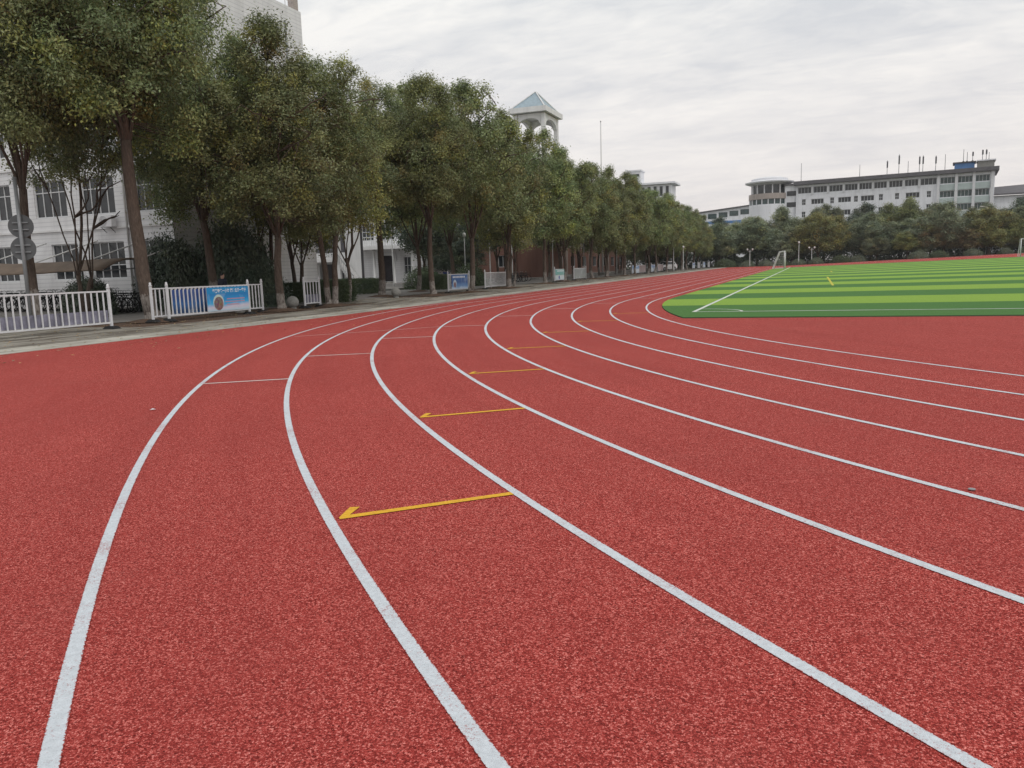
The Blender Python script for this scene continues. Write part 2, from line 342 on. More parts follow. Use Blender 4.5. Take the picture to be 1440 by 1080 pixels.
for ln, a in ((6, 42.6), (5, 38.68), (4, 34.55), (3, 30.05), (2, 25.28), (1, 20.3), (0, 15.65)):
    m = MB(); r0, r1 = RI+LW*ln+.03, RI+LW*(ln+1)-.06
    A = Vector(rad(r0, a)); B = Vector(rad(r1, a)); t = (B-A).normalized(); s = Vector((-t.y, t.x))
    if s.y < 0: s = -s
    h = .031
    def q3(v): return (v.x, v.y, gz(v.x, v.y)+.005)
    m.add([q3(A-s*h), q3(B-s*h), q3(B+s*h*.2), q3(B-t*.07+s*h), q3(A+s*h)], [(0, 1, 2, 3, 4)] if (t.x*s.y-t.y*s.x) > 0 else [(4, 3, 2, 1, 0)])
    m.add([q3(B+s*h*.2), q3(B-t*.07+s*h), q3(B-t*.16+s*.17), q3(B-t*.10+s*.19)], [(0, 1, 2, 3)])
    m.build('arrow_mark', M['yellow'], track)
# artificial turf pitch
pitch = bpy.data.objects.new('football_pitch', None); COL.objects.link(pitch); tag(pitch, kind='structure')
RT = 36.2
def hw(y):
    if y < 0: return math.sqrt(max(RT*RT-y*y, 0))
    if y > YF: return math.sqrt(max(RT*RT-(y-YF)**2, 0))
    return RT
edges = [-12.5, -6.6]
while edges[-1]+4.62 < 94: edges.append(edges[-1]+4.62)
edges += [97.0]
for i in range(len(edges)-1):
    y0, y1 = edges[i], edges[i+1]; yy = np.linspace(y0, y1, 6); V = []; Fc = []; nx = 12
    for y in yy:
        w = hw(y)
        for k in range(nx+1):
            x = -w+2*w*k/nx; V.append((x, y, gz(x, y)+.03))
    for j in range(5):
        for k in range(nx): Fc.append((j*(nx+1)+k, j*(nx+1)+k+1, (j+1)*(nx+1)+k+1, (j+1)*(nx+1)+k))
    o = MB().add(V, Fc).build('turf_strip', M['turf_l'] if i % 2 else M['turf_d'], pitch)
ep = [(-hw(y), y) for y in np.linspace(97, -12.5, 120)]+[(hw(y), y) for y in np.linspace(-12.5, 97, 120)]
V = []; n = len(ep)
for x, y in ep: V += [(x, y, gz(x, y)+.03), (x*1.0004, y-(.02 if y < -12 else 0), gz(x, y)-.01)]
MB().add(V, [(2*i, 2*((i+1) % n), 2*((i+1) % n)+1, 2*i+1) for i in range(n)]).build('turf_edge', M['turf_edge'], pitch)
for pts, w, mt in (([(-34, y) for y in np.linspace(-10.2, 94.7, 60)], .12, 'pitch_w'), ([(34, y) for y in np.linspace(-10.2, 94.7, 60)], .12, 'pitch_w'),
                   ([(x, -10.2) for x in np.linspace(-34.06, 34.06, 40)], .12, 'pitch_w'), ([(x, 94.7) for x in np.linspace(-34.06, 34.06, 40)], .12, 'pitch_w'),
                   ([(-34+math.sin(a)*1.4, -10.2+math.cos(a)*1.4) for a in np.linspace(0, math.pi/2, 10)], .08, 'pitch_w'),
                   ([(x, 42.2) for x in np.linspace(-34, 34, 30)], .12, 'pitch_w'), ([(-20.1, -10.2), (-20.1, 6.3), (20.1, 6.3), (20.1, -10.2)], .12, 'pitch_w'),
                   ([(-29.66, 10.2), (-29.66, 19), (-29.66, 28.3)], .12, 'pitch_y'), ([(-29.0, 46), (-29.0, 52)], .12, 'pitch_y')):
    ribbon('pitch_line', pts, w, .036, M[mt], pitch)

# paths on the left of the track
path = sheet('footpath', [-54.6, -46.87], rng(-80, 170, 10, (-12, 159.2)), -.03, M['soil'])
lib = {}
def slab_mesh(w, l, mat, th=.05):
    k = (w, l, mat)
    if k not in lib:
        m = MB().box((0, 0, -th/2), (w, l, th)); lib[k] = m.mesh('slab', M[mat])
    return lib[k]
trees_front = []       # filled below: (x, y)
TF = [(-53.3, -12.1), (-52.1, -6.1), (-52.0, -2.4), (-51.7, 7.8), (-51.4, 12.7), (-51.9, 20.7), (-52.4, 31.0), (-53.0, 38.6), (-52.6, 47.5), (-52.8, 55), (-52.5, 62.5), (-52.8, 70), (-52.5, 77.5), (-52.9, 85), (-52.6, 93), (-52.8, 101), (-52.6, 109), (-52.9, 117), (-52.6, 125), (-52.8, 133)]
def slope_at(y): return SLOPE if -12 < y < 159 else 0
yy = -60.0
while yy < 150:
    for x0, x1, mt, st in ((-48.15, -46.90, 'conc', 3.0), (-50.75, -48.18, 'conc2', 3.0)):
        inst('paving_slab', slab_mesh(x1-x0, st-.045, mt), path, ((x0+x1)/2, yy+st/2, gz(-50, yy+st/2)+.004+random.uniform(0, .006)), (slope_at(yy+1.5), random.uniform(-.002, .002), 0))
    pit = any(yy-.9 < ty < yy+3.9 for tx, ty in TF)
    if not pit: inst('paving_slab', slab_mesh(3.78, 2.955, 'conc2'), path, (-52.69, yy+1.5, gz(-52, yy+1.5)+.004+random.uniform(0, .006)), (slope_at(yy+1.5), random.uniform(-.002, .002), 0))
    yy += 3.0
road = sheet('campus_road', [-62.0, -54.62], rng(-80, 170, 10, (-12, 159.2)), -.01, M['conc3'])
m = MB()
plaza = bpy.data.objects.new('plaza', None); COL.objects.link(plaza); tag(plaza, kind='structure')
yy = -60.0
while yy < 150:
    if yy < -9 or yy > -9:
        inst('kerb_stone', slab_mesh(.2, .98, 'kerb', .2), plaza, (-62.1, yy+.5, gz(-62, yy+.5)+.14), (slope_at(yy), 0, 0))
    yy += 1.0
sheet('raised_pavement', [-130, -62.2], rng(-80, 170, 10, (-12, 159.2)), .13, M['conc3'], parent=plaza)

# ------------------------------------------------------------------ vegetation
rs = np.random.RandomState(11)
def leafmesh(name, cen, nrm, tint, l, w, mat):
    """cen, nrm (n,3); pointed folded quads"""
    n = len(cen); nrm = nrm/np.linalg.norm(nrm, axis=1)[:, None]
    r = rs.normal(size=(n, 3)); r[:, 2] -= .5
    t = r-nrm*(r*nrm).sum(1)[:, None]; t /= np.linalg.norm(t, axis=1)[:, None]; s = np.cross(nrm, t)
    L = (l*rs.uniform(.7, 1.3, n))[:, None]; W = (w*rs.uniform(.75, 1.25, n))[:, None]
    V = np.empty((n, 4, 3)); V[:, 0] = cen-t*L*.5; V[:, 1] = cen+s*W*.5+nrm*L*.06-t*L*.04; V[:, 2] = cen+t*L*.5-nrm*L*.05; V[:, 3] = cen-s*W*.5+nrm*L*.06-t*L*.04
    me = bpy.data.meshes.new(name); me.vertices.add(4*n); me.vertices.foreach_set('co', V.ravel())
    me.loops.add(4*n); me.loops.foreach_set('vertex_index', np.arange(4*n, dtype=np.int32))
    me.polygons.add(n); me.polygons.foreach_set('loop_start', np.arange(0, 4*n, 4, dtype=np.int32)); me.polygons.foreach_set('loop_total', np.full(n, 4, dtype=np.int32))
    a = me.attributes.new('tint', 'FLOAT_COLOR', 'POINT'); c = np.ones((n, 4, 4)); c[:, :, :3] = tint[:, None, :]; a.data.foreach_set('color', c.ravel())
    me.materials.append(mat); me.update(); me.validate()
    return me
TINTS = np.array([(1, 1, 1), (.86, .93, .95), (1.3, 1.22, .85), (1.2, .98, .88), (.72, .8, .84), (1.12, 1.08, .98), (1.42, 1.1, .85)])
def clumps(C, rc, per, ctr, flat=.8, tw=(.36, .2, .1, .04, .16, .13, .01)):
    """leaf positions/normals/tints for soft sprays round the clump centres C"""
    P = []; Nn = []; T = []
    for c, r in zip(C, rc):
        k = max(8, int(per*(r/.45)**2*rs.uniform(.6, 1.4)))
        d = rs.normal(size=(k, 3)); p = d*r*.52; p[:, 2] *= flat; p[:, 2] -= .25*(p[:, 0]**2+p[:, 1]**2)/max(r, .1)
        out = (c-ctr)/max(np.linalg.norm(c-ctr), .01); dn = d/np.linalg.norm(d, axis=1)[:, None]
        nn = dn*.4+out*.3+np.array([0, 0, .55])+rs.normal(size=(k, 3))*.5
        ti = TINTS[rs.choice(7, p=tw)]*rs.uniform(.78, 1.25); tt = ti[None]*rs.uniform(.7, 1.3, (k, 1))
        P.append(c+p); Nn.append(nn); T.append(tt)
    return np.concatenate(P), np.concatenate(Nn), np.concatenate(T)
def lobes(k=7):
    D = rs.normal(size=(k, 3)); D /= np.linalg.norm(D, axis=1)[:, None]; A = rs.uniform(-.22, .34, k)
    return lambda d: 1+sum(a*np.clip(d@q, 0, 1)**4 for a, q in zip(A, D))
def make_tree(H, base, R, nclump, per, l, w, bark, leaf, fork=3.2, r0=.2, stems=1, limbs=5, rcl=(.5, .95), ntw=1.0, tw=None, flat=.85):
    """unit tree: returns trunk mesh, crown mesh"""
    T = MB(); ctr = np.array([0, 0, base+(H-base)*.4])
    # the crown is a bundle of upright leaders of uneven height and girth
    LD = [(rs.normal()*.2, rs.normal()*.2, base+(H-base)*.12, H, R*.52)]; ph = rs.uniform(0, 6.28); K = max(limbs*stems, 4)
    for i in range(K):
        aa = ph+2*math.pi*(i+rs.uniform(-.25, .25))/K; dd = R*rs.uniform(.42, .68)
        z0 = base+(H-base)*rs.uniform(-.04, .2); LD.append((dd*math.cos(aa), dd*math.sin(aa), z0, z0+(H-base)*rs.uniform(.48, .8), R*rs.uniform(.30, .46)))
    W = np.array([(q[3]-q[2])*q[4]**1.6 for q in LD]); W /= W.sum(); C = []
    while len(C) < nclump:
        q = LD[rs.choice(len(LD), p=W)]; t_ = rs.uniform(0, 1); aa = rs.uniform(0, 6.283); rr = q[4]*math.sin(math.pi*min(max(t_**.8, .03), .97))**.6*rs.uniform(0, 1)**.5*(1.18 if rs.uniform() < .12 else 1)
        C.append((q[0]*(1+.12*t_)+rr*math.cos(aa), q[1]*(1+.12*t_)+rr*math.sin(aa), q[2]+(q[3]-q[2])*t_))
    C = np.array(C); rc = rs.uniform(rcl[0], rcl[1], nclump)
    P, Nn, Ti = clumps(C, rc, per, ctr, flat, tw=tw or (.36, .2, .1, .04, .16, .13, .01))
    crown = leafmesh('crown', P, Nn, Ti, l, w, leaf)
    # skeleton
    nodes = []
    def path(a, b, ra, rb, n, wob, bow=0):
        a = np.array(a, float); b = np.array(b, float); pts = []; k = rs.normal(size=3)*wob
        for i in range(n+1):
            t = i/n; p = a+(b-a)*t+k*math.sin(math.pi*t)+np.array([0, 0, bow*math.sin(math.pi*t)])+rs.normal(size=3)*wob*.2*(0 < i < n)
            pts.append(p)
        rr = [ra+(rb-ra)*i/n for i in range(n+1)]; T.sweep(pts, rr, 9 if ra > .08 else (6 if ra > .03 else 4)); nodes.extend(list(zip(pts, rr))); return pts
    tops = []
    for s in range(stems):
        off = np.array([0, 0, 0.]) if stems == 1 else np.array([math.cos(s*2.4)*.16, math.sin(s*2.4)*.16, 0])
        top = off+np.array([rs.normal()*.07+off[0]*2, rs.normal()*.07+off[1]*2, fork*rs.uniform(.9, 1.1)])
        n0 = len(T.v); path(off, top, r0, r0*.72, 7, .07)
        T.sweep([off+np.array([0, 0, -.2]), off+np.array([0, 0, .02]), off+np.array([0, 0, .35])], [r0*1.3, r0*1.2, r0*.98], 9)
        tops.append(top)
    for k_, q in enumerate(LD):
        tp = tops[k_ % len(tops)]
        if True:
            a = math.atan2(q[1], q[0]); e = np.array([q[0], q[1], q[2]+(q[3]-q[2])*.78])
            st = tp+np.array([0, 0, -rs.uniform(0, .45)]); pts = path(st, e, r0*(.62 if k_ == 0 else rs.uniform(.26, .38)), .02, 8, .2, .35)
            for j in range(4):
                s0 = pts[rs.randint(3, 8)]; aa = a+rs.uniform(-1.3, 1.3); ll = R*rs.uniform(.3, .55); e2 = s0+np.array([math.cos(aa)*ll, math.sin(aa)*ll, rs.uniform(.2, 1.4)])
                path(s0, e2, .05, .014, 5, .15)
    nd = np.array([p for p, r in nodes if p[2] > fork*.8]);
    for c in C[:int(nclump*ntw)]:
        i = np.argmin(((nd-c)**2).sum(1)); path(nd[i], c, .018, .006, 3, .1)
    return T.mesh('trunk', bark, True), crown
def proto(k, **a):
    out = []
    for i in range(k): out.append(make_tree(**{q: (v[i % len(v)] if isinstance(v, list) else v) for q, v in a.items()}))
    return out
NEAR = proto(4, H=13.5, base=[5.6, 4.1, 4.4, 5.2], R=[4.3, 4.0, 3.8, 4.3], nclump=470, per=170, l=.125, w=.058, rcl=(.3, .62), bark=M['bark'], leaf=M['leaf'], fork=[5.2, 3.7, 4.0, 4.2], r0=[.23, .19, .16, .19], stems=[1, 1, 2, 1], limbs=[6, 5, 3, 5])
MID = proto(4, H=13, base=[4.0, 3.7, 4.3, 3.5], R=[4.0, 3.7, 4.1, 3.6], nclump=390, per=92, l=.18, w=.085, rcl=(.3, .65), bark=M['bark'], leaf=M['leaf'], fork=[3.6, 3.0, 3.9, 2.6], r0=[.19, .17, .18, .16], stems=[1, 1, 1, 2], limbs=[5, 5, 6, 3], ntw=.7)
FAR = proto(4, H=12, base=[2.6, 3.0, 2.0, 2.4], R=[4.3, 3.9, 4.7, 4.2], nclump=340, per=42, l=.25, w=.13, bark=M['bark2'], leaf=M['leaf4'], fork=2.2, r0=.2, limbs=4, rcl=(.45, .85), ntw=.3, flat=.95)
THIN = proto(1, H=11, base=5.6, R=3.0, nclump=170, per=130, l=.125, w=.058, rcl=(.28, .55), bark=M['bark2'], leaf=M['leaf'], fork=1.7, r0=.11, stems=2, limbs=3)
YOUNG = proto(2, H=7.5, base=[2.6, 2.3], R=[1.7, 2.0], nclump=150, per=120, l=.125, w=.058, bark=M['bark'], leaf=M['leaf3'], fork=1.9, r0=.09, limbs=4, rcl=(.25, .5), tw=(.3, .1, .3, .08, .05, .12, .05))
def tree(name, pr, loc, rz, sc, label, group=None, cat='tree', leaf=None, tilt=(0, 0)):
    o = thing(name, label, cat, loc, rz, group, sc)
    if tilt[1]:       # lean of tilt[1] radians towards (-.93, -.36)
        o.rotation_euler = (Matrix.Rotation(tilt[1], 3, Vector((.36, -.93, 0))) @ Matrix.Rotation(rz, 3, 'Z')).to_euler()
    t = inst('trunk', pr[0], o); c = inst('crown', pr[1], o)
    if leaf:
        c.material_slots[0].link = 'OBJECT'; c.material_slots[0].material = leaf
    return o
# front row along the track: (x, y, prototype, height, label)
front = [
 (-53.3, -12.1, NEAR[0], 15.5, 1.12, 'big camphor tree with thick leaning trunk in gap between two white railings', (0, .06)),
 (-52.1, -6.1, NEAR[1], 11.9, 1.0, 'camphor tree with forked whitewashed trunk beside a stone ball by banner railing', (0, 0)),
 (-52.0, -2.4, NEAR[2], 11.4, .95, 'slender twin-stemmed camphor tree just past the short barred railing', (0, 0)),
 (-51.7, 7.8, NEAR[3], 12.4, .95, 'camphor tree with straight trunk beside blue snow-scene banner railing', (0, 0)),
 (-51.4, 12.7, MID[0], 12.8, 1.0, 'camphor tree standing between blue snow-scene banner and plain railing', (0, 0)),
 (-51.9, 20.7, MID[3], 12.6, .95, 'slim camphor tree at the far end of the plain barred railing', (0, 0)),
 (-52.4, 31.0, MID[2], 12.7, 1.0, 'camphor tree with red-soil pit before white and green banner railing', (0, 0)),
 (-53.0, 38.6, MID[1], 12.2, 1.0, 'camphor tree between white and green banner railing and grey mesh railing', (0, 0)),
]
for i, (x, y, pr, H, w, lab, tl) in enumerate(front):
    s = H/13.5 if pr in NEAR else H/13
    tree('camphor_tree', pr, (x, y, gz(x, y)), [2.6, 1.0, 4.0, .4, 2.2, 5.1, 3.3, 1.7][i], (w, w, s), lab, 'camphor trees along the track', tilt=tl)
FL = ['camphor tree just past the far end of the grey mesh railing', 'camphor tree next but one past the grey mesh railing', 'camphor tree left of flagpole in front row before white and blue panels', 'camphor tree at near end of first white and blue panel railing', 'camphor tree in front of the first pinkish panel railing', 'camphor tree beside the second white and blue panel railing', 'camphor tree beside the pinkish panel nearest the white car', 'camphor tree standing just before the white car', 'camphor tree standing just past the white car', 'camphor tree at the start of the far white panels', 'camphor tree among the far white panels', 'last small camphor tree at the end of the front row']
for i, (x, y) in enumerate(TF[8:]):
    H = 12.4-.1*i*1.3; s = H/13
    tree('camphor_tree', MID[(i*3+i//4) % 4], (x, y, gz(x, y)), i*1.9, (.9+.22*((i*37) % 10)/10, .9+.22*((i*37) % 10)/10, s*(.94+.12*((i*53) % 10)/10)), FL[i], 'camphor trees along the track')
second = [(-57.2, -13.6, NEAR[3], 14.8, 'camphor tree with mossy trunk standing behind the long barred railing', .95), (-57.0, -4.6, NEAR[1], 15.6, 'camphor tree with reddish trunk rising behind the large blue banner', 1.15),
          (-59.6, -9.6, THIN[0], 11.0, 'thin two-stemmed tree in front of white block windows behind railing', 1.0), (-58.6, 1.6, NEAR[2], 12.6, 'dark-trunked tree before the blank tiled end wall', .8), (-57.6, 2.9, MID[3], 11.6, 'thick dark forked tree before the blank tiled end wall', .85),
          (-55.5, 8.3, NEAR[0], 12.9, 'camphor tree with whitewashed foot at the plaza edge near stone ball', .95), (-57.3, 16.7, MID[1], 14.2, 'camphor tree with whitewashed foot next to the recycling bins', 1.0),
          (-59.4, 27, MID[0], 13.2, 'camphor tree in back row by white arched entrance', 1.0), (-57.4, 34.5, MID[2], 13.0, 'camphor tree in back row by brick wall window', 1.0), (-54.9, 44.0, MID[3], 13, 'forked camphor tree close behind grey mesh railing', .9)]
for i, (x, y, pr, H, lab, w) in enumerate(second):
    b = 11 if pr in THIN else (13.5 if pr in NEAR else 13)
    tree('camphor_tree', pr, (x, y, gz(x, y)), i*2.3+.7, (w, w, H/b), lab, 'camphor trees in back row', tilt=(0, .05 if i == 1 else 0))
for i in range(13):
    y = 50+i*7.4; x = -58.2+.7*math.sin(i*2.1)
    tree('camphor_tree', MID[(i+1+i//3) % 4], (x, y, gz(x, y)), i*1.3, (.95+.2*((i*41) % 10)/10, 1, (13.1-.16*i)/13*(.95+.1*((i*29) % 10)/10)), 'camphor tree in the back row before the brick building', 'back row before brick building')
tree('young_tree', YOUNG[0], (-53.6, 1.6, gz(-53, 1.6)), .5, (1.25, 1.25, 1.24), 'yellow-green young tree with narrow crown near stone ball', None)
tree('young_tree', YOUNG[1], (-53.4, 26.0, gz(-53, 26)), 1.5, (1.1, 1.1, 1.1), 'olive young tree with narrow crown near brick wall window', None)
for i, (x, y) in enumerate(TF[:12]+[(q[0], q[1]) for q in second]):
    mo = MB(); n_ = 18; qq = random.Random(i)
    rad_ = [.75+qq.uniform(-.2, .35) for _ in range(n_)]
    V = [(0, 0, .13)]+[(.45*rad_[k]*math.cos(6.283*k/n_), .45*rad_[k]*math.sin(6.283*k/n_), .09) for k in range(n_)]+[(rad_[k]*math.cos(6.283*k/n_), rad_[k]*math.sin(6.283*k/n_), -.01) for k in range(n_)]
    Fc = [(0, 1+k, 1+(k+1) % n_) for k in range(n_)]+[(1+k, 1+n_+k, 1+n_+(k+1) % n_, 1+(k+1) % n_) for k in range(n_)]
    o = mo.add(V, Fc).build('soil_mound', M['soil'], path, True); o.location = (x, y, gz(x, y)+.004)
# belt of trees round the far bend
k = 0; rr_ = random.Random(5)
belt = []
for i in range(11): belt.append((-50+i*7.2, 142+3*math.sin(i*1.7), 9.6+1.6*math.sin(i*2.3)))
for i in range(10): belt.append((-46+i*8.2, 156+3*math.cos(i*1.3), 11.6+1.8*math.sin(i*1.9)))
for i in range(8): belt.append((-60+i*8.0, 166+2*math.sin(i), 12.5+1.5*math.cos(i*1.4)))
for i in range(7): belt.append((4+i*8, 168+3*math.cos(i*1.2), 11.5+1.5*math.sin(i*1.1)))
for i in range(12): belt.append((-54+i*7.0, 151+2*math.cos(i*2.2), 8.4+1.2*math.sin(i*1.6)))
for i in range(6): belt.append((-66+(i % 2)*4, 128+i*6.5, 8.5+math.sin(i)))
for i, (x, y, H) in enumerate(belt):
    lf = (M['leaf4'], M['leaf4'], M['leaf2'] if y > 153 else M['leaf4'], M['leaf3'] if y < 153 else M['leaf'])[i % 4]
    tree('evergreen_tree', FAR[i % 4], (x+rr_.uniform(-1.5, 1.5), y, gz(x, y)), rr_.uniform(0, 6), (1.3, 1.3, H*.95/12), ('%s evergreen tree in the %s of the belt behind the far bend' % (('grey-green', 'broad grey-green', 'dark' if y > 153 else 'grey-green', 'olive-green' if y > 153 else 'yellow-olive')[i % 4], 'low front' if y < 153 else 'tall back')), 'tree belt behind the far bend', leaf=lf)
for x, y, H, w, lf, lab in ((-9.5, 139.5, 6.6, .85, 'leaf5', 'rusty orange small tree in front of the dark belt'), (-13.5, 138.5, 5.2, .8, 'leaf3', 'pale feathery bush tree left of the rusty orange tree'), (-3.8, 138.8, 5.4, .9, 'leaf5', 'tawny bush tree right of the rusty orange tree'), (.5, 138.5, 5.6, .8, 'leaf3', 'yellow-green bush tree right of the tawny bush tree'), (6.5, 139, 6.4, 1.0, 'leaf3', 'olive spreading tree below the office block pilasters'), (13, 138, 6.0, 1.0, 'leaf', 'low green tree under tall street light'), (20, 137, 6.4, .9, 'leaf3', 'bright yellow-green tree behind the football goal'), (-19, 139, 4.4, .7, 'leaf4', 'small grey-green tree beside twin globe lamp')):
    tree('small_tree', FAR[int(abs(x)) % 4], (x, y, gz(x, y)), x, (w, w, H/12), lab, None, leaf=M[lf])
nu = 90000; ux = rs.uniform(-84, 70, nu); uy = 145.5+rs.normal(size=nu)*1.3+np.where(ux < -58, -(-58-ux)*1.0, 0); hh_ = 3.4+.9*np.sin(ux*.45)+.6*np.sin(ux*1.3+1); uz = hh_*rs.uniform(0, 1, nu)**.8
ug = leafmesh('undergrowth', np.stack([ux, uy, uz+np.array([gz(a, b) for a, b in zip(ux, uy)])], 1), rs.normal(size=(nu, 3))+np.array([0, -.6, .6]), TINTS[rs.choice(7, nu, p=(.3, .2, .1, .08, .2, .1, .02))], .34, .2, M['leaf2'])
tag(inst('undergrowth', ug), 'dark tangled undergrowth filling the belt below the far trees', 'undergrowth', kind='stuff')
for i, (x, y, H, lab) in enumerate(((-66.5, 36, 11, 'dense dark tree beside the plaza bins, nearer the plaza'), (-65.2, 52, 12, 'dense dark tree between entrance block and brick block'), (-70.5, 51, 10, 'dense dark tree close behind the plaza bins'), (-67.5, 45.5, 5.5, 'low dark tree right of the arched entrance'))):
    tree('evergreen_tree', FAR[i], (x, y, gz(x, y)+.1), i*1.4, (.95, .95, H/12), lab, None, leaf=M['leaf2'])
# fir behind round tower top handled with belt; shrubs
def shrub_mesh(name, rx, ry, rz, n, l, mat, lump=.18, boxy=False, tw=None):
    lb = lobes(9); d = rs.normal(size=(n, 3)); d[:, 2] = np.abs(d[:, 2])*1.0-.12; d /= np.linalg.norm(d, axis=1)[:, None]
    if boxy:
        f = rs.randint(0, 5, n); u = rs.uniform(-1, 1, (n, 3)); p = u.copy(); nn = np.zeros((n, 3))
        for k, (ax, sg) in enumerate(((0, 1), (0, -1), (1, 1), (1, -1), (2, 1))): p[f == k, ax] = sg; nn[f == k, ax] = sg
        p = p*(1-np.abs(rs.normal(size=(n, 1)))*.10); p[:, 2] = (p[:, 2]+1)/2; P = p*np.array([rx, ry, rz]); P += rs.normal(size=P.shape)*.04; Nn = nn+rs.normal(size=(n, 3))*.6
    else:
        q = (lb(d)*(1+rs.normal(size=n)*.07))*rs.uniform(.75, 1.02, n); P = d*q[:, None]*np.array([rx, ry, rz]); P[:, 2] = np.maximum(P[:, 2], .02); Nn = d+rs.normal(size=(n, 3))*.6+np.array([0, 0, .3])
    cell = np.floor(P/.35).astype(int); hsh = (cell[:, 0]*73+cell[:, 1]*19+cell[:, 2]*37) % 7
    T = TINTS[np.array([0, 1, 0, 5, 4, 0, 1])][hsh]*rs.uniform(.75, 1.25, (n, 1))
    return leafmesh(name, P, Nn, T, l, l*.5, mat)
def stem_mesh(h, r=.03):
    m = MB()
    for i in range(5):
        a = i*1.256; m.sweep([(.05*math.cos(a), .05*math.sin(a), -.05), (.3*h*math.cos(a)*.4, .3*h*math.sin(a)*.4, h*.5), (.3*h*math.cos(a), .3*h*math.sin(a), h*.9)], [r, r*.7, r*.3], 5)
    return m.mesh('stem', M['bark2'], True)
ST = stem_mesh(1.0)
def shrub(name, me, loc, rz, sc, label, group=None, cat='shrub'):
    o = thing(name, label, cat, loc, rz, group); o.scale = sc
    inst('foliage', me, o); inst('stem', ST, o, scale=(.6, .6, .6)); return o
BALL = shrub_mesh('foliage', 1, 1, 1, 5000, .10, M['hedge']); BALL2 = shrub_mesh('foliage', 1, 1, 1, 5000, .11, M['hedge2']); BIG = shrub_mesh('foliage', 1, 1, 1, 16000, .07, M['leaf2']); HED = shrub_mesh('foliage', 1, 1, 1, 22000, .065, M['hedge'], boxy=True)
for x, y, sx_, sy_, sz_, lab in ((-60.2, -3.6, 2.0, 1.6, 3.6, 'tall dark evergreen bush in front of white block corner'), (-58.6, -1.2, 2.3, 2.0, 4.4, 'massive dark evergreen bush behind the large blue banner'), (-56.6, -2.4, 1.6, 1.5, 1.9, 'low rounded dark bush between banner railing and tiled wall'), (-61.3, -7.8, 1.2, 1.2, 1.7, 'rounded olive bush at the foot of thin two-stemmed tree')):
    shrub('evergreen_bush', BIG, (x, y, gz(x, y)), x, (sx_, sy_, sz_), lab)
for x, y, sx_, sy_, sz_, rz, lab in ((-55.8, 1.4, 2.3, .6, 1.05, .1, 'low dark clipped hedge behind short railing at tiled wall foot'), (-61.2, 13.2, 2.6, .7, 1.05, 1.2, 'low clipped box hedge beside the plaza before stair wing'), (-58.2, 21, 1.1, .8, 1.1, .1, 'short clipped hedge block behind blue snow-scene banner')):
    shrub('box_hedge', HED, (x, y, gz(x, y)), rz, (sx_, sy_, sz_), lab, cat='hedge')
for x, y, s in ((-60.8, 24.5, 1.5), (-60.5, 33.5, 1.6), (-58.8, 30, 1.1)):
    shrub('round_bush', BALL, (x, y, gz(x, y)), x, (s, s, s*1.15), 'round clipped green bush on the plaza behind the railings', 'round plaza bushes')
xs = [-47.5, -43.2, -39.6, -36.6, -33.4, -30.2, -25.6, -22.6, -12, -8.8, -3.0, 2.2, 5.6, 9.4, 13, 17]
for i, x in enumerate(xs):
    s = (1.5, 1.15, 1.2, 1.05, 1.1, 1.2, 1.3, 1.2)[i % 8]
    y = 134.0+.6*math.sin(i*2)
    shrub('clipped_shrub', BALL2 if i % 3 else BALL, (x, y, gz(x, y)), i, (s*1.45, s*1.2, s*1.1), ('pale grey-green dome shrub in the line edging the far bend' if i % 3 else 'dark green dome shrub in the line edging the far bend'), 'clipped shrubs edging the far bend')

# ------------------------------------------------------------------ buildings
def wall(name, o, u, L, z0, z1, opens, mat, parent, depth=.18):
    """wall in the plane through o along unit vector u (outward normal is u rotated by -90 deg), with real openings"""
    o = Vector((o[0], o[1], 0)); u = Vector((u[0], u[1], 0)); n = Vector((u.y, -u.x, 0)); m = MB()
    us = sorted(set([0, L]+[q for a in opens for q in a[:2]])); zs = sorted(set([z0, z1]+[q for a in opens for q in a[2:4]]))
    P = lambda a, z, d=0: tuple(o+u*a-n*d+Vector((0, 0, z)))
    for i in range(len(us)-1):
        for j in range(len(zs)-1):
            c, d = (us[i]+us[i+1])/2, (zs[j]+zs[j+1])/2
            if any(a[0] < c < a[1] and a[2] < d < a[3] for a in opens): continue
            m.add([P(us[i], zs[j]), P(us[i+1], zs[j]), P(us[i+1], zs[j+1]), P(us[i], zs[j+1])], [(0, 1, 2, 3)])
    for a in opens:
        q = [(a[0], a[2]), (a[1], a[2]), (a[1], a[3]), (a[0], a[3])]
        for k in range(4):
            s, e = q[k], q[(k+1) % 4]; m.add([P(*s), P(*e), P(*e, depth), P(*s, depth)], [(3, 2, 1, 0)])
    return m.build(name, mat, parent)
wlib = {}
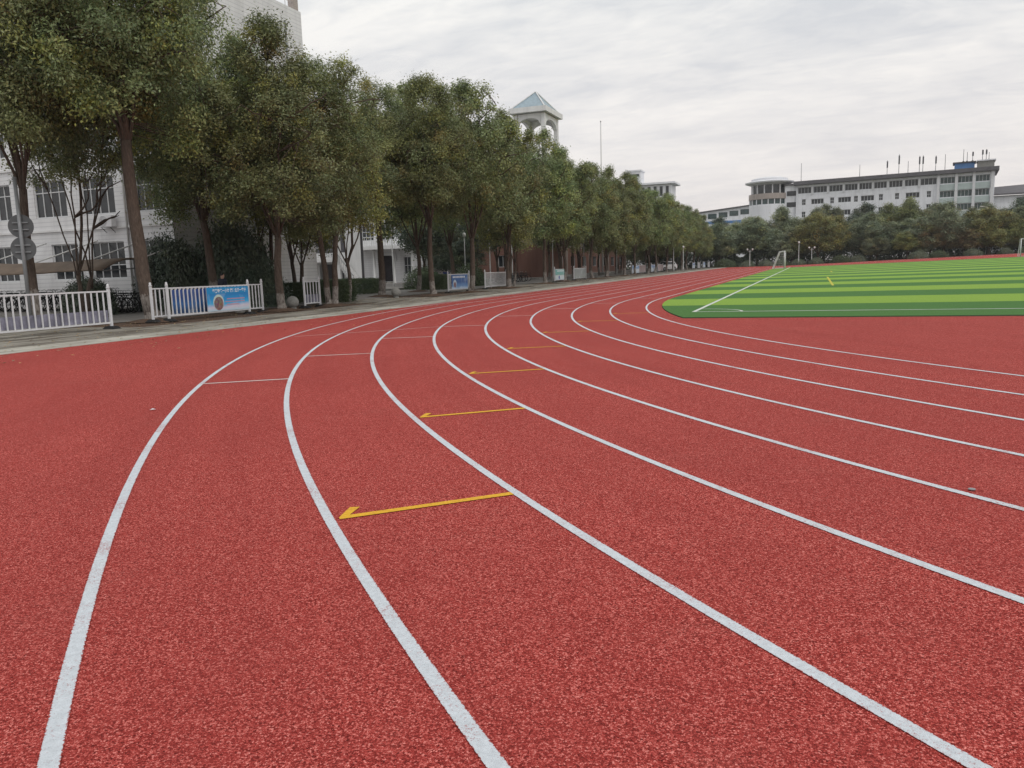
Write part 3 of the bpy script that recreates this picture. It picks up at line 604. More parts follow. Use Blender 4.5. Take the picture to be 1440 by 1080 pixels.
def window(parent, o, u, a, nx=3, nz=2, depth=.12, glass='glass', fw=.06, zsplit=None):
    """a = (u0,u1,z0,z1) ; frame mesh child of the building, pane child of the frame"""
    o = Vector((o[0], o[1], 0)); u = Vector((u[0], u[1], 0)); n = Vector((u.y, -u.x, 0)); w, h = a[1]-a[0], a[3]-a[2]
    k = (round(w, 2), round(h, 2), nx, nz, glass, zsplit)
    if k not in wlib:
        f = MB()
        for x in (fw/2, w-fw/2): f.box((x, 0, h/2), (fw, .06, h))
        for z in (fw/2, h-fw/2): f.box((w/2, .002, z), (w-2*fw, .06, fw))
        for i in range(1, nx): f.box((w*i/nx, .003, h/2), (fw*.8, .05, h-2*fw))
        zz = [zsplit] if zsplit else [h*j/nz for j in range(1, nz)]
        for z in zz: f.box((w/2, .005, z), (w-2*fw, .045, fw*.8))
        p = MB().add([(fw*.5, .012, fw*.5), (w-fw*.5, .012, fw*.5), (w-fw*.5, .012, h-fw*.5), (fw*.5, .012, h-fw*.5)], [(0, 1, 2, 3)])
        wlib[k] = (f.mesh('window', M['frame']), p.mesh('pane', M[glass]))
    p0 = o+u*a[0]-n*depth+Vector((0, 0, a[2])); rz = math.atan2(u.y, u.x)
    wf = inst('window', wlib[k][0], parent, p0, (0, 0, rz)); inst('pane', wlib[k][1], wf)
    return wf

# white tiled teaching block (left)
b1 = thing('teaching_block', 'white tiled five-storey teaching block behind the trees with blank end wall', 'building')
X0, Y0, LX = -61.3, -2.3, 40.0; oS = (X0-LX, Y0); ops = []
cols = [(-100.5, -97.3), (-96, -92.8), (-91.6, -88.4), (-87, -83.8), (-82.6, -79.4), (-77.6, -74.9), (-74.4, -72.7), (-70.9, -68.5), (-67.37, -65.06), (-63.6, -62.05)]
for r, z in enumerate((1.67, 5.07, 8.47, 11.87, 15.0)):
    for c in cols:
        c = {0: {7: (-69.98, -68.0), 8: (-67.1, -64.72)}.get(cols.index(c), c)}.get(r, c)
        ops.append((c[0]-oS[0], c[1]-oS[0], z, z+(1.95 if r < 4 else 1.5)))
wall('south_wall', oS, (1, 0), LX, 0, 18.0, ops, M['tiles'], b1)
for a in ops: window(b1, oS, (1, 0), a, 3 if a[1]-a[0] < 2.2 else 4, 2, zsplit=.72 if a[2] < 2 else 1.35)
wall('east_wall', (X0, Y0), (0, 1), 12.4, 0, 18.0, [], M['tiles'], b1)
MB().add([(X0-LX, 10.1, 0), (X0, 10.1, 0), (X0, 10.1, 17.2), (X0-LX, 10.1, 17.2)], [(3, 2, 1, 0)]).build('rear_wall', M['tiles'], b1)
MB().box((X0-LX/2, 3.9, 17.2), (LX-.1, 12.3, .3)).build('roof_slab', M['plain'], b1)
MB().box((X0+.04, 8.35, 8.5), (.05, .12, 17)).build('joint_strip', M['grey'], b1)
m = MB()
for i in range(13): m.tube((X0-.2, -2.2+i*1.0, 18.0), (X0-.2, -2.2+i*1.0, 18.9), .025, n=5)
m.tube((X0-.2, -2.2, 18.9), (X0-.2, 9.9, 18.9), .03, n=5); m.tube((X0-.2, -2.2, 18.45), (X0-.2, 9.9, 18.45), .02, n=5); m.build('roof_railing', M['pole'], b1)
MB().box((X0-.3, 9.75, 18.5), (.4, .5, 1.4)).build('roof_post', M['pinkwall'], b1)
for z in (4.35, 7.75): MB().box((X0-LX/2, Y0-.04, z), (LX, .08, .12)).build('ledge', M['plain'], b1)
for x in (-71.8, -64.3):
    m = MB(); m.tube((x, Y0-.08, .2), (x, Y0-.08, 17), .055, n=7); m.build('downpipe', M['pole'], b1, True)
o = thing('air_conditioner', 'white air conditioner box hung on tiled wall between two windows', 'air conditioner', (-65.35, -2.62, 4.35))
MB().box((0, 0, .3), (.86, .32, .6)).build('casing', M['white'], o, bevel=.02)
m = MB()
for r in (.07, .13, .19, .25): m.sweep([(-.14+r*math.cos(a), -.17, .3+r*math.sin(a)) for a in np.linspace(0, 2*math.pi, 17)[:-1]], .006, 4, close=True)
m.build('fan_grille', M['grey'], o)
for s in (-.3, .3): MB().tube((s, .16, -.28), (s, -.14, -.02), .018, n=5).build('bracket', M['black'], o)

# stair wing between the blocks
b2 = thing('stair_wing', 'white open stair wing with balcony railing between the two white blocks', 'building')
oW = (-80, 32.8); wall('wall', oW, (1, 0), 8.2, 0, 8.6, [(.6, 2.4, .9, 2.6), (3.4, 6.2, .5, 2.6), (1, 6.5, 3.7, 6.4)], M['plain'], b2, .6)
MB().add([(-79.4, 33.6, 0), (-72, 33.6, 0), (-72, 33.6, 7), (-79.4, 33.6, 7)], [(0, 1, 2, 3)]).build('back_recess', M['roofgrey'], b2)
MB().box((-76.4, 31.9, 2.95), (6.4, 1.8, .35)).build('balcony_slab', M['plain'], b2)
for x in (-79.4, -76.3, -73.3): MB().box((x, 31.2, 3.4), (.36, .36, 6.8)).build('column', M['plain'], b2)
m = MB(); m.tube((-79.4, 31.1, 4.15), (-73.3, 31.1, 4.15), .04, n=5); m.tube((-79.4, 31.1, 3.25), (-73.3, 31.1, 3.25), .03, n=5); m.build('handrail', M['pole'], b2)
for i in range(24): inst('baluster', wlib.setdefault('bal', MB().box((0, 0, .45), (.03, .03, .9)).mesh('baluster', M['grey'])), b2, (-79.3+i*.25, 31.1, 3.25))
m = MB()
for i in range(14): m.box((-73.6+i*.15, 31.9, 2.95-i*.19), (.3, 1.6, .2))
m.build('stair_flight', M['plain'], b2)
m = MB(); m.tube((-73.7, 30.9, 4.1), (-71.6, 30.9, 1.4), .04, n=5)
for i in range(11): m.tube((-73.6+i*.2, 30.9, 4.05-i*.257), (-73.6+i*.2, 30.9, 3.0-i*.257), .018, n=4)
m.build('stair_rail', M['grey'], b2)
MB().box((-75.8, 34.4, 8.7), (9, 4, .3)).build('roof_slab', M['plain'], b2)

# white entrance block
b3 = thing('entrance_block', 'white block with arched doorway and columns at the back of the plaza', 'building')
oE = (-81, 47.5); ops = [(3.0, 4.6, .6, 3.6), (5.9, 7.2, 1.4, 3.4), (.5, 2.1, 5.4, 7.4), (3, 4.8, 5.4, 7.4), (5.7, 7.4, 5.4, 7.4), (.5, 2.1, 8.9, 10.6), (3, 4.8, 8.9, 10.6), (5.7, 7.4, 8.9, 10.6)]
wall('wall', oE, (1, 0), 8.6, 0, 12, ops, M['tiles'], b3, .3)
for a in ops[1:]: window(b3, oE, (1, 0), a, 3, 2)
wall('east_wall', (-72.4, 47.5), (0, 1), 14, 0, 12, [], M['plain'], b3)
MB().box((-76.7, 54.5, 12.15), (9.2, 14.4, .3)).build('roof_slab', M['plain'], b3)
MB().add([(-78.1, 47.75, .6), (-76.3, 47.75, .6), (-76.3, 47.75, 3.7), (-78.1, 47.75, 3.7)], [(0, 1, 2, 3)]).build('door', M['wood'], b3)
m = MB(); pts = [(-.9+0*i, 0) for i in range(1)]
arc = [(-77.2+.98*math.cos(a), 2.95+.75*math.sin(a)) for a in np.linspace(0, math.pi, 13)]
V = [(x, 47.38, z) for x, z in arc]+[(-77.2+1.25*math.cos(a), 47.38, 3.9 if .3 < a < 2.84 else 2.95) for a in np.linspace(0, math.pi, 13)]
m.add(V, [(i, i+1, 14+i, 13+i) for i in range(12)]); m.build('arch_hood', M['plain'], b3)
for x in (-78.5, -75.9, -80.5, -73.5): MB().lathe([(.22, 0), (.22, .3), (.16, .35), (.15, 3.8), (.22, 3.9), (.22, 4.1)], (x, 46.6, .2), 12).build('column', M['plain'], b3, True)
MB().box((-77, 46.6, 4.5), (8.0, 2.0, .4)).build('porch_slab', M['plain'], b3)
m = MB(); m.tube((-81, 45.7, 5.7), (-73.1, 45.7, 5.7), .05, n=5)
for i in range(27): m.tube((-80.9+i*.3, 45.7, 4.7), (-80.9+i*.3, 45.7, 5.7), .03, n=4)
m.build('porch_railing', M['pole'], b3)
for i in range(4): MB().box((-77.2, 45.6-i*.32, .52-i*.13), (3.4-.01*i, .34, .14)).build('step', M['kerb'], b3)

# brick-footed long block
b4 = thing('brick_block', 'long block with red brick ground floor behind the back row of trees', 'building')
oB = (-66, 62); ops = []
for i in range(9):
    ops.append((3.1+i*6.6, 5.6+i*6.6, 1.75, 3.4))
wall('brick_wall', oB, (0, 1), 62, 0, 4.6, ops, M['brick'], b4)
for a in ops: window(b4, oB, (0, 1), a, 2, 1)
ops2 = [(2.4+i*6.6+s, 4.4+i*6.6+s, z, z+1.6) for i in range(9) for s in (0, 3.0) for z in (5.6, 8.6)]
wall('upper_wall', oB, (0, 1), 62, 4.6, 11.2, ops2, M['pinkwall'], b4)
for a in ops2: window(b4, oB, (0, 1), a, 2, 1)
MB().box((-72, 93, 11.4), (12.6, 62.8, .4)).build('roof_slab', M['roofgrey'], b4)
so_ = [(2, 4, 1.75, 3.4), (8.9, 10.2, 1.9, 3.4)]; wall('south_wall', (-78, 62), (1, 0), 12, 0, 11.2, so_, M['brick'], b4)
for a in so_: window(b4, (-78, 62), (1, 0), a, 2, 1)
for i in range(10): MB().box((-65.93, 62.7+i*6.6, 2.3), (.14, .5, 4.6)).build('pier', M['pinkwall'], b4)

# belfry with blue pyramid roof
bt = thing('belfry', 'square white belfry with blue pyramid roof above the tree tops', 'tower', (-64.06, 64.07, 0))
sx_, sy_ = 4.9, 7.0
MB().box((0, 0, 2.3), (3.92, 5.82, 4.6)).build('brick_base', M['brick'], bt); MB().box((0, 0, 9.5), (3.9, 5.8, 9.8)).build('shaft', M['pinkwall'], bt)
for i in (-1, 1):
    for j in (-1, 1): MB().box((i*1.8, j*2.6, 17.4), (.5, .5, 6.4)).build('pillar', M['plain'], bt)
m = MB()
for i in (-1, 1):
    for ax, ln, off in ((1, 4.6, 1.8), (0, 3.0, 2.6)):
        pts = np.linspace(-1, 1, 13); V = []
        for q in pts:
            zb = 19.2+.9*math.sqrt(max(0, 1-q*q))
            for d in (-.2, .2):
                for z in (zb, 20.6):
                    V.append((i*off+d, q*ln/2, z) if ax else (q*ln/2, i*off+d, z))
        Fc = []
        for k in range(12):
            a = 4*k; b = a+4; Fc += [(a, b, b+1, a+1), (a+3, b+3, b+2, a+2), (a+2, b+2, b, a)]
        m.add(V, Fc)
m.build('arch', M['plain'], bt)
MB().box((0, 0, 21.0), (4.9, 7.0, .62)).build('eave', M['plain'], bt)
m = MB(); m.add([(-2.15, -3.2, 21.3), (2.15, -3.2, 21.3), (2.15, 3.2, 21.3), (-2.15, 3.2, 21.3), (0, 0, 23.7)], [(0, 1, 4), (1, 2, 4), (2, 3, 4), (3, 0, 4)]); m.build('roof', M['bluetile'], bt)
m = MB()
for c in ((-2.15, -3.2), (2.15, -3.2), (2.15, 3.2), (-2.15, 3.2)): m.tube((c[0], c[1], 21.35), (0, 0, 23.8), .09, n=6)
m.build('roof_ridge', M['plain'], bt)
MB().box((0, 0, 14.6), (4.6, 6.6, .4)).build('floor_slab', M['plain'], bt)

# far office block on the right
fo = thing('office_block', 'long pale office block with dark flat eave beyond the trees', 'building')
P0 = Vector((-35.48, 199.42, 0)); u = Vector((.98973, -.14297, 0)); nrm = Vector((u.y, -u.x, 0))
ops = []
tr = [.41, 3.9, 4.44, 7.87, 8.41, 11.78, 12.31, 15.45, 15.79, 18.88, 19.39, 22.43, 22.94, 26.09, 26.59, 29.69, 30.17, 33.86]
for i in range(0, 18, 2): ops.append((tr[i], tr[i+1], 19.7, 21.4))
for z in (16.6, 13.3, 10):
    for s in (1.5, 8.7, 14.6, 20.6, 24.4, 31.7): ops.append((s, s+1.0, z, z+1.6))
    for s in (3.9, 10.7, 16.3, 26.9): ops.append((s, s+3.2, z+.1, z+1.5))
rib = [(34.6, 37.9), (38.5, 41.7), (42.3, 45.4)]
for a, b in rib:
    for z in (19.7, 16.3, 12.95, 9.6): ops.append((a, b, z, z+1.6))
wall('front_wall', P0, u, 46.4, 3, 22.0, ops, M['farwhite'], fo, .35)
for a in ops: window(fo, P0, u, a, 4 if a[1]-a[0] > 2 else 2, 1 if a[1]-a[0] > 2 else 2, .3, 'glassg' if a[0] > 34 else 'glass', .09)
def obox(name, a0, a1, d0, d1, z0, z1, mat, parent):
    """box in facade coordinates: a along, d outward"""
    c = P0+u*((a0+a1)/2)+nrm*((d0+d1)/2); return MB().box((c.x, c.y, (z0+z1)/2), (a1-a0, d1-d0, z1-z0), math.atan2(u.y, u.x)).build(name, mat, parent)
obox('roof_slab', -.6, 47.2, -15, 1.2, 22.03, 23.0, M['roofgrey'], fo)
obox('body', .02, 46.38, -14, -.6, 3, 22.0, M['farwhite'], fo)
for a in (34.25, 38.2, 42.0, 45.9): obox('pilaster', a-.3, a+.3, .02, .55, 5, 22.0, M['white'], fo)
for i, (a, b) in enumerate(rib):
    for z in (18.0, 14.65, 11.3): obox('spandrel', a-.02, b+.02, .01, .2, z, z+1.5, M['spandrel'], fo)
for i in range(0, 18, 2): obox('pilaster', tr[i+1]+.06, tr[i+1]+.46, .02, .25, 19.4, 22.0, M['white'], fo)
ps = thing('roof_shed', 'blue sheet-metal shed on the office block roof', 'shed'); obox('wall', 37.6, 42.0, -8, -3, 23.0, 24.7, M['bluetin'], ps); obox('roof', 37.2, 42.3, -8.4, -2.6, 24.72, 25.0, M['roofgrey'], ps)
ph = thing('penthouse', 'grey concrete penthouse at the office block roof end', 'building'); obox('wall', 42.6, 46.2, -7, -1.5, 23.0, 24.7, M['stone'], ph); obox('roof', 42.4, 46.5, -7.4, -1.2, 24.72, 25.0, M['farwhite'], ph)
for s, top, zb, two in ((.8, 28.1, 23, 0), (15.6, 26.4, 23, 0), (22.2, 26.9, 23, 1), (24.95, 28.2, 23, 1), (27.1, 26.3, 23, 0), (29.7, 27.4, 23, 1), (30.5, 27.4, 23, 1), (33.4, 27.1, 23, 1), (35.5, 27.2, 23, 0), (39.5, 28.0, 25, 0), (40.3, 27.3, 25, 0), (41.5, 27.3, 25, 1), (43.6, 27.6, 25, 1), (44.4, 27.6, 25, 1), (45.0, 26.8, 25, 0)):
    c = P0+u*s-nrm*2.5; an = thing('roof_antenna', 'slim %s antenna standing on the office block %s' % ('panel-headed' if two else 'rod', 'roof' if zb == 23 else 'rooftop sheds'), 'antenna', (c.x, c.y, zb), 0, 'antennas on the office block')
    h = top-zb; MB().tube((0, 0, 0), (0, 0, h), .07, .05, 6).build('mast', M['antenna'], an)
    if two: MB().box((0, -.16, h*.72), (.34, .22, h*.42)).build('panel', M['antenna'], an)
    MB().lathe([(.22, 0), (.22, .12), (.1, .16)], n=8).build('foot', M['antenna'], an)
rt = thing('round_pavilion', 'round pale pavilion with flat disc roof at office block end', 'building', (-42.68, 203.2, 0))
def drum(name, r, z0, z1, mat, n=40): return MB().lathe([(r, z0), (r, z1)], n=n).build(name, mat, rt)
drum('lower_wall', 5.4, 3, 17.4, M['farwhite']); drum('lower_glazing', 5.25, 17.4, 18.8, M['glassg']); drum('band', 5.55, 18.8, 20.3, M['pinkwall']); drum('upper_glazing', 4.6, 20.3, 22.7, M['glass'])
for i in range(14):
    a = i*2*math.pi/14; MB().box((4.72*math.cos(a), 4.72*math.sin(a), 21.5), (.3, .3, 2.5), a).build('mullion', M['white'], rt)
for i in range(20):
    a = i*2*math.pi/20; MB().box((5.3*math.cos(a), 5.3*math.sin(a), 18.1), (.22, .22, 1.4), a).build('mullion', M['farwhite'], rt)
MB().lathe([(4.6, 22.7), (6.5, 23.3), (6.6, 23.6), (4.9, 24.0), (4.9, 24.5), (3.4, 24.9), (.1, 25.0)], n=40).build('disc_roof', M['farwhite'], rt)
lk = thing('link_wing', 'narrow pale link between round pavilion and office block', 'building'); MB().box((-36.6, 204, 12), (3.6, 8, 20.4)).build('wall', M['farwhite'], lk); MB().box((-36.6, 203.9, 22.4), (4.2, 8.6, .4)).build('roof_slab', M['roofgrey'], lk)
for z in (20.0, 17.0): MB().box((-36.6, 199.97, z), (2.6, .1, 1.3)).build('window', M['glass'], lk)
# other far buildings
o = thing('low_hall', 'pale blue low hall with sloping eave at the end of the tree row', 'building', (-60, 256, 0))
MB().add([(-9.5, -7, 0), (9.5, -7, 0), (9.5, 7, 0), (-9.5, 7, 0), (-9.5, -7, 18.9), (9.5, -7, 20.7), (9.5, 7, 20.7), (-9.5, 7, 18.9)], [(3, 2, 1, 0), (4, 5, 6, 7), (0, 1, 5, 4), (1, 2, 6, 5), (2, 3, 7, 6), (3, 0, 4, 7)]).build('wall', M['farwhite'], o)
for i in range(5): MB().box((-7.2+i*3.6, -7.05, 17.4+i*.34), (2.9, .1, 1.7)).build('window', M['glassg'], o)
MB().box((0, -7.04, 15.6), (18.8, .1, .9)).build('blue_band', M['bluetin'], o)
m = MB(); m.add([(-10.2, -7.8, 18.9), (10.2, -7.8, 20.8), (10.2, 8, 20.9), (-10.2, 8, 19), (-10.2, -7.8, 19.2), (10.2, -7.8, 21.1), (10.2, 8, 21.2), (-10.2, 8, 19.3)], [(3, 2, 1, 0), (4, 5, 6, 7), (0, 1, 5, 4), (1, 2, 6, 5), (2, 3, 7, 6), (3, 0, 4, 7)]); m.build('eave', M['roofgrey'], o)
o = thing('gabled_annex', 'pale annex with dark sloping roof right of the office block', 'building', (21, 199, 0))
MB().box((0, 0, 8), (22, 10, 16)).build('wall', M['farwhite'], o); MB().box((2.5, -5.05, 14.7), (16, .1, 1.3)).build('window', M['glass'], o)
for x in (-7.5, -3.5, .5): MB().box((x, -5.05, 11.6), (1.6, .1, 1.4)).build('window', M['glass'], o)
m = MB(); m.add([(-11.6, -6, 16.05), (11.6, -6, 16.05), (11.6, 6, 19.4), (-11.6, 6, 18.4), (-11.6, -6, 16.4), (11.6, -6, 16.6), (11.6, 6, 19.8), (-11.6, 6, 18.8)], [(3, 2, 1, 0), (4, 5, 6, 7), (0, 1, 5, 4), (1, 2, 6, 5), (2, 3, 7, 6), (3, 0, 4, 7)]); m.build('roof', M['roofgrey'], o)
o = thing('tall_white_block', 'white block with overhanging roof peeping above the tree row', 'building', (-75, 192, 0))
MB().box((1.5, 4, 12), (10.5, 8, 24)).build('wall', M['farwhite'], o); MB().box((1.5, 3.8, 24.3), (13, 10, .5)).build('roof_slab', M['farwhite'], o)
for i in range(6): MB().box((-2.8+i*1.7, -.06, 22.2), (.8, .1, 2.6)).build('window', M['glass'], o)
MB().box((-3.9, 3, 26.3), (4, 5, 3.6)).build('penthouse', M['farwhite'], o); MB().box((-3.9, 3, 28.3), (4.5, 5.5, .4)).build('penthouse_roof', M['farwhite'], o); MB().box((-3.9, .46, 27.0), (3.2, .1, .7)).build('window', M['glass'], o)

# ------------------------------------------------------------------ bicycle shed and bicycles
sh = thing('bicycle_shed', 'long brown curved-roof bicycle shed before the white teaching block', 'shed', (0, 0, 0))
V = []; xs_ = np.linspace(-76, -60.6, 18)
for x in xs_:
    for t in np.linspace(0, 1, 7): V.append((x, -7.6+2.4*t, 2.0+.55*math.sin(t*math.pi*.62)+(.05 if int(round(x*2)) % 2 else 0)))
m = MB().add(V, [(i*7+j, (i+1)*7+j, (i+1)*7+j+1, i*7+j+1) for i in range(17) for j in range(6)])
ro = m.build('roof', M['canvas'], sh, True); sm = ro.modifiers.new('thick', 'SOLIDIFY'); sm.thickness = .05
for x in (-75.5, -71.8, -68.0, -64.3, -60.9):
    MB().tube((x, -5.4, .0), (x, -5.4, 2.5), .05, n=8).build('post', M['grey'], sh, True)
    MB().tube((x, -5.4, 2.1), (x, -7.3, 2.0), .03, n=6).build('arm', M['grey'], sh, True)
    MB().tube((x+.2, -5.2, 2.55), (x+1.6, -2.4, 3.7), .035, n=6).build('tie_rod', M['pole'], sh, True)
def bike_proto():
    b = thing('bicycle', 'parked dark bicycle', 'bicycle')
    for x in (-.52, .52):
        w = MB().sweep([(x+.33*math.cos(a), 0, .34+.33*math.sin(a)) for a in np.linspace(0, 2*math.pi, 21)[:-1]], .024, 6, close=True).build('wheel', M['tyre'], b, True)
        s = MB()
        for k in range(9): a = k*2*math.pi/9; s.tube((x, 0, .34), (x+.31*math.cos(a), 0, .34+.31*math.sin(a)), .004, n=3)
        s.build('spokes', M['grey'], w)
    f = MB(); A, B, Cc, D = (-.52, 0, .34), (-.12, 0, .30), (-.2, 0, .80), (.36, 0, .82)
    for p, q in ((A, B), (B, Cc), (A, Cc), (Cc, D), (B, (.38, 0, .72)), ((.34, 0, .95), (.52, 0, .34))): f.tube(p, q, .019, n=6)
    f.build('frame', M['black'], b, True)
    MB().box((-.22, 0, .90), (.26, .15, .07), tx=.8, ty=.7).build('saddle', M['dark'], b, bevel=.02)
    h = MB(); h.sweep([(.28, -.28, 1.0), (.33, -.12, 1.04), (.34, 0, .98), (.33, .12, 1.04), (.28, .28, 1.0)], .014, 6); h.build('handlebar', M['grey'], b, True)
    k = MB()
    for z in (.66, .78, .90): k.sweep([(.48, -.15, z), (.78, -.15, z), (.78, .15, z), (.48, .15, z)], .008, 4, close=True)
    for x, y in ((.48, -.15), (.78, -.15), (.78, .15), (.48, .15), (.63, -.15), (.63, .15), (.78, 0)): k.tube((x, y, .66), (x, y, .9), .006, n=4)
    k.build('basket', M['black'], b)
    return b
bp = bike_proto(); rb = random.Random(3); nb = 0
for (bx, by, dx, dy, n, rz, lab, g) in ((-60.4, -5.6, -.40, .0, 36, 1.5, 'dark bicycle in the packed row under the brown shed', 'bicycles under the shed'), (-58.6, 22.5, -.05, .8, 10, .3, 'dark bicycle parked among the round plaza bushes', 'bicycles on the plaza'), (-59.2, 36, 0, .9, 10, .2, 'dark bicycle parked along the brick block road', 'bicycles by the brick block')):
    for i in range(n):
        x, y = bx+dx*i+rb.uniform(-.06, .06), by+dy*i+rb.uniform(-.15, .15); z = gz(x, y)+(0 if x > -62.2 else .13); r = rz+rb.uniform(-.15, .15)
        if nb == 0: bp.location = (x, y, z); bp.rotation_euler = (0, 0, r); bp['label'] = lab; bp['group'] = g
        else: dup(bp, (x, y, z), r, lab, group=g)
        nb += 1

# ------------------------------------------------------------------ railings with banners
bar_me = MB().box((0, 0, .475), (.034, .034, .95)).mesh('bar', M['white'])
def banner_mat(name, stops, scale_h, spot=None):
    t = NT(name); p = t.pos(True); s = t.node('ShaderNodeSeparateXYZ'); t.link(p, s.inputs[0])
    f = t.math('ADD', t.math('DIVIDE', s.outputs[2], scale_h), t.math('MULTIPLY', t.noise(p, 1.1, 3, .5), .22)); f = t.math('SUBTRACT', f, .11)
    col = t.ramp(f, stops); cl_ = t.noise(p, 1.7, 4, .55, .6)
    col = t.mix(t.math('MULTIPLY', t.ramp(cl_, [(.55, (0, 0, 0)), (.75, (1, 1, 1))]), .3), col, (.75, .82, .86))
    return t.done(col, .45, .35)
def railing(x, y, L, label, bars=None, step=.2, banner=None, H=1.28, group='white railings along the track', rz=0):
    """railing along +Y from (x,y); local X axis runs along its length"""
    o = thing('railing', label, 'railing', (x, y, gz(x, y)), math.pi/2+rz, group)
    for a in (0, L):
        p = MB().box((a, 0, .68), (.075, .075, 1.2)).build('post', M['white'], o, bevel=.008)
        MB().lathe([(.055, 0), (.06, .03), (.035, .07), (.045, .1), (.02, .14)], (a, 0, 1.28), 10).build('cap', M['white'], p, True)
        MB().box((a, 0, .05), (.34, .52, .1), tx=.6, ty=.6).build('foot', M['dark'], o, bevel=.02)
    for z in (1.19, .2): MB().box((L/2, 0, z), (L-.076, .045, .048)).build('rail', M['white'], o)
    n = int(L/step)
    for i in range(1, n):
        inst('bar', bar_me, o, (L*i/n, 0, .225))
    if banner: banner(o, L)
    return o
def sheet_part(o, name, x0, x1, z0, z1, mat, yo, parent=None):
    m = MB().add([(x0, yo, z0), (x1, yo, z0), (x1, yo, z1), (x0, yo, z1)], [(0, 1, 2, 3)] if yo < 0 else [(3, 2, 1, 0)])
    return m.build(name, mat, parent or o)
def violet(o, L): sheet_part(o, 'mesh_sheet', .05, L-.05, .24, .60, M['purple'], .05)
def text_part(o, body, x, z, size, mat, yo, width=None, bold=.0):
    c = bpy.data.curves.new('txt', 'FONT'); c.body = body; c.size = size; c.align_x = 'CENTER'; c.align_y = 'CENTER'; c.offset = bold
    t = bpy.data.objects.new('txt', c); COL.objects.link(t); bpy.context.view_layer.update()
    me = bpy.data.meshes.new_from_object(t.evaluated_get(bpy.context.evaluated_depsgraph_get())); bpy.data.objects.remove(t)
    me.materials.clear(); me.materials.append(mat)
    ob = inst('lettering', me, o, (x, yo, z), (math.pi/2, 0, 0))
    xs = [v.co.x for v in me.vertices] or [0, 1]; w = max(xs)-min(xs)
    if width: ob.scale = (width/w, 1, 1)
    return ob
def flat(name, c, r=.5):
    t = NT(name); return t.done(c, r, .3)
M['ink_w'] = surf('white_ink', (.78, .80, .84), .5, .03); M['ink_r'] = surf('pale_red_ink', (.62, .30, .36), .5, .1)
M['ban1'] = banner_mat('blue_sky_print', [(0, (.55, .62, .35)), (.10, (.03, .36, .60)), (.28, (.50, .64, .74)), (.45, (.66, .58, .68)), (.62, (.06, .42, .76)), (.8, (.02, .30, .66)), (1, (.02, .22, .55))], .86)
M['ban2'] = banner_mat('snow_scene_print', [(0, (.45, .55, .66)), (.3, (.50, .60, .74)), (.5, (.14, .28, .52)), (.66, (.10, .22, .46)), (.78, (.05, .12, .33)), (1, (.05, .14, .36))], .86)
M['ban3'] = banner_mat('white_green_print', [(0, (.35, .45, .66)), (.35, (.55, .62, .66)), (.7, (.62, .66, .66)), (.82, (.16, .36, .33)), (1, (.2, .42, .40))], .86)
M['ban4'] = banner_mat('white_blue_print', [(0, (.45, .55, .68)), (.4, (.5, .56, .64)), (.7, (.60, .64, .68)), (1, (.2, .32, .52))], .86)
M['ban5'] = banner_mat('pink_print', [(0, (.42, .36, .36)), (.5, (.46, .38, .38)), (1, (.38, .30, .30))], .86)
M['ban6'] = banner_mat('grey_mesh', [(0, (.26, .28, .27)), (.5, (.30, .32, .31)), (1, (.26, .28, .28))], .86)
M['ban7'] = banner_mat('navy_crowd_print', [(0, (.03, .16, .42)), (.4, (.03, .07, .16)), (.7, (.04, .16, .42)), (1, (.04, .09, .30))], .86)
t = NT('crowd_photo'); p = t.pos(True); v = t.node('ShaderNodeTexVoronoi'); t.link(p, v.inputs['Vector']); v.inputs['Scale'].default_value = 11
hs = t.node('ShaderNodeHueSaturation'); t.link(v.outputs['Color'], hs.inputs['Color']); hs.inputs['Saturation'].default_value = .55; hs.inputs['Value'].default_value = .32; M['photo'] = t.done(t.mix(.35, hs.outputs[0], (.30, .05, .05)), .5, .3)
def disc(o, x, z, r, mat, yo, name='picture_disc'):
    n = 28; return MB().add([(x+r*math.cos(2*math.pi*i/n), yo, z+r*math.sin(2*math.pi*i/n)) for i in range(n)], [tuple(range(n))]).build(name, mat, o)
def ban_main(o, L):
    x0 = 1.95; b = sheet_part(o, 'banner', x0, L-.05, .23, 1.15, M['ban1'], -.045)
    sheet_part(o, 'banner_stripe', x0, L-.05, .9, 1.15, M['blue'] if False else flat('deep_cyan', (.02, .27, .58)), -.049, b)
    text_part(b, '每天锻炼一小时 健康生活一辈子', x0+(L-x0)/2+.06, 1.0, .16, M['ink_w'], -.055, 1.95, .004)
    disc(b, x0+.62, .57, .30, flat('pale_disc', (.55, .66, .60)), -.049); disc(b, x0+.62, .52, .26, M['photo'], -.053)
    for i, (a, w) in enumerate(((1.1, 1.05), (1.0, 1.1), (1.08, .7))):
        m = MB(); q = random.Random(i)
        xx = x0+a
        while xx < x0+a+w: d = q.uniform(.03, .06); m.add([(xx, -.05, .66-i*.11), (xx+d, -.05, .66-i*.11), (xx+d, -.05, .705-i*.11), (xx, -.05, .705-i*.11)], [(0, 1, 2, 3)]); xx += d+.015
        m.build('small_print', M['ink_r'], b)
def ban_back(o, L): sheet_part(o, 'banner', .95, 2.9, .24, 1.12, M['ban7'], -.03)
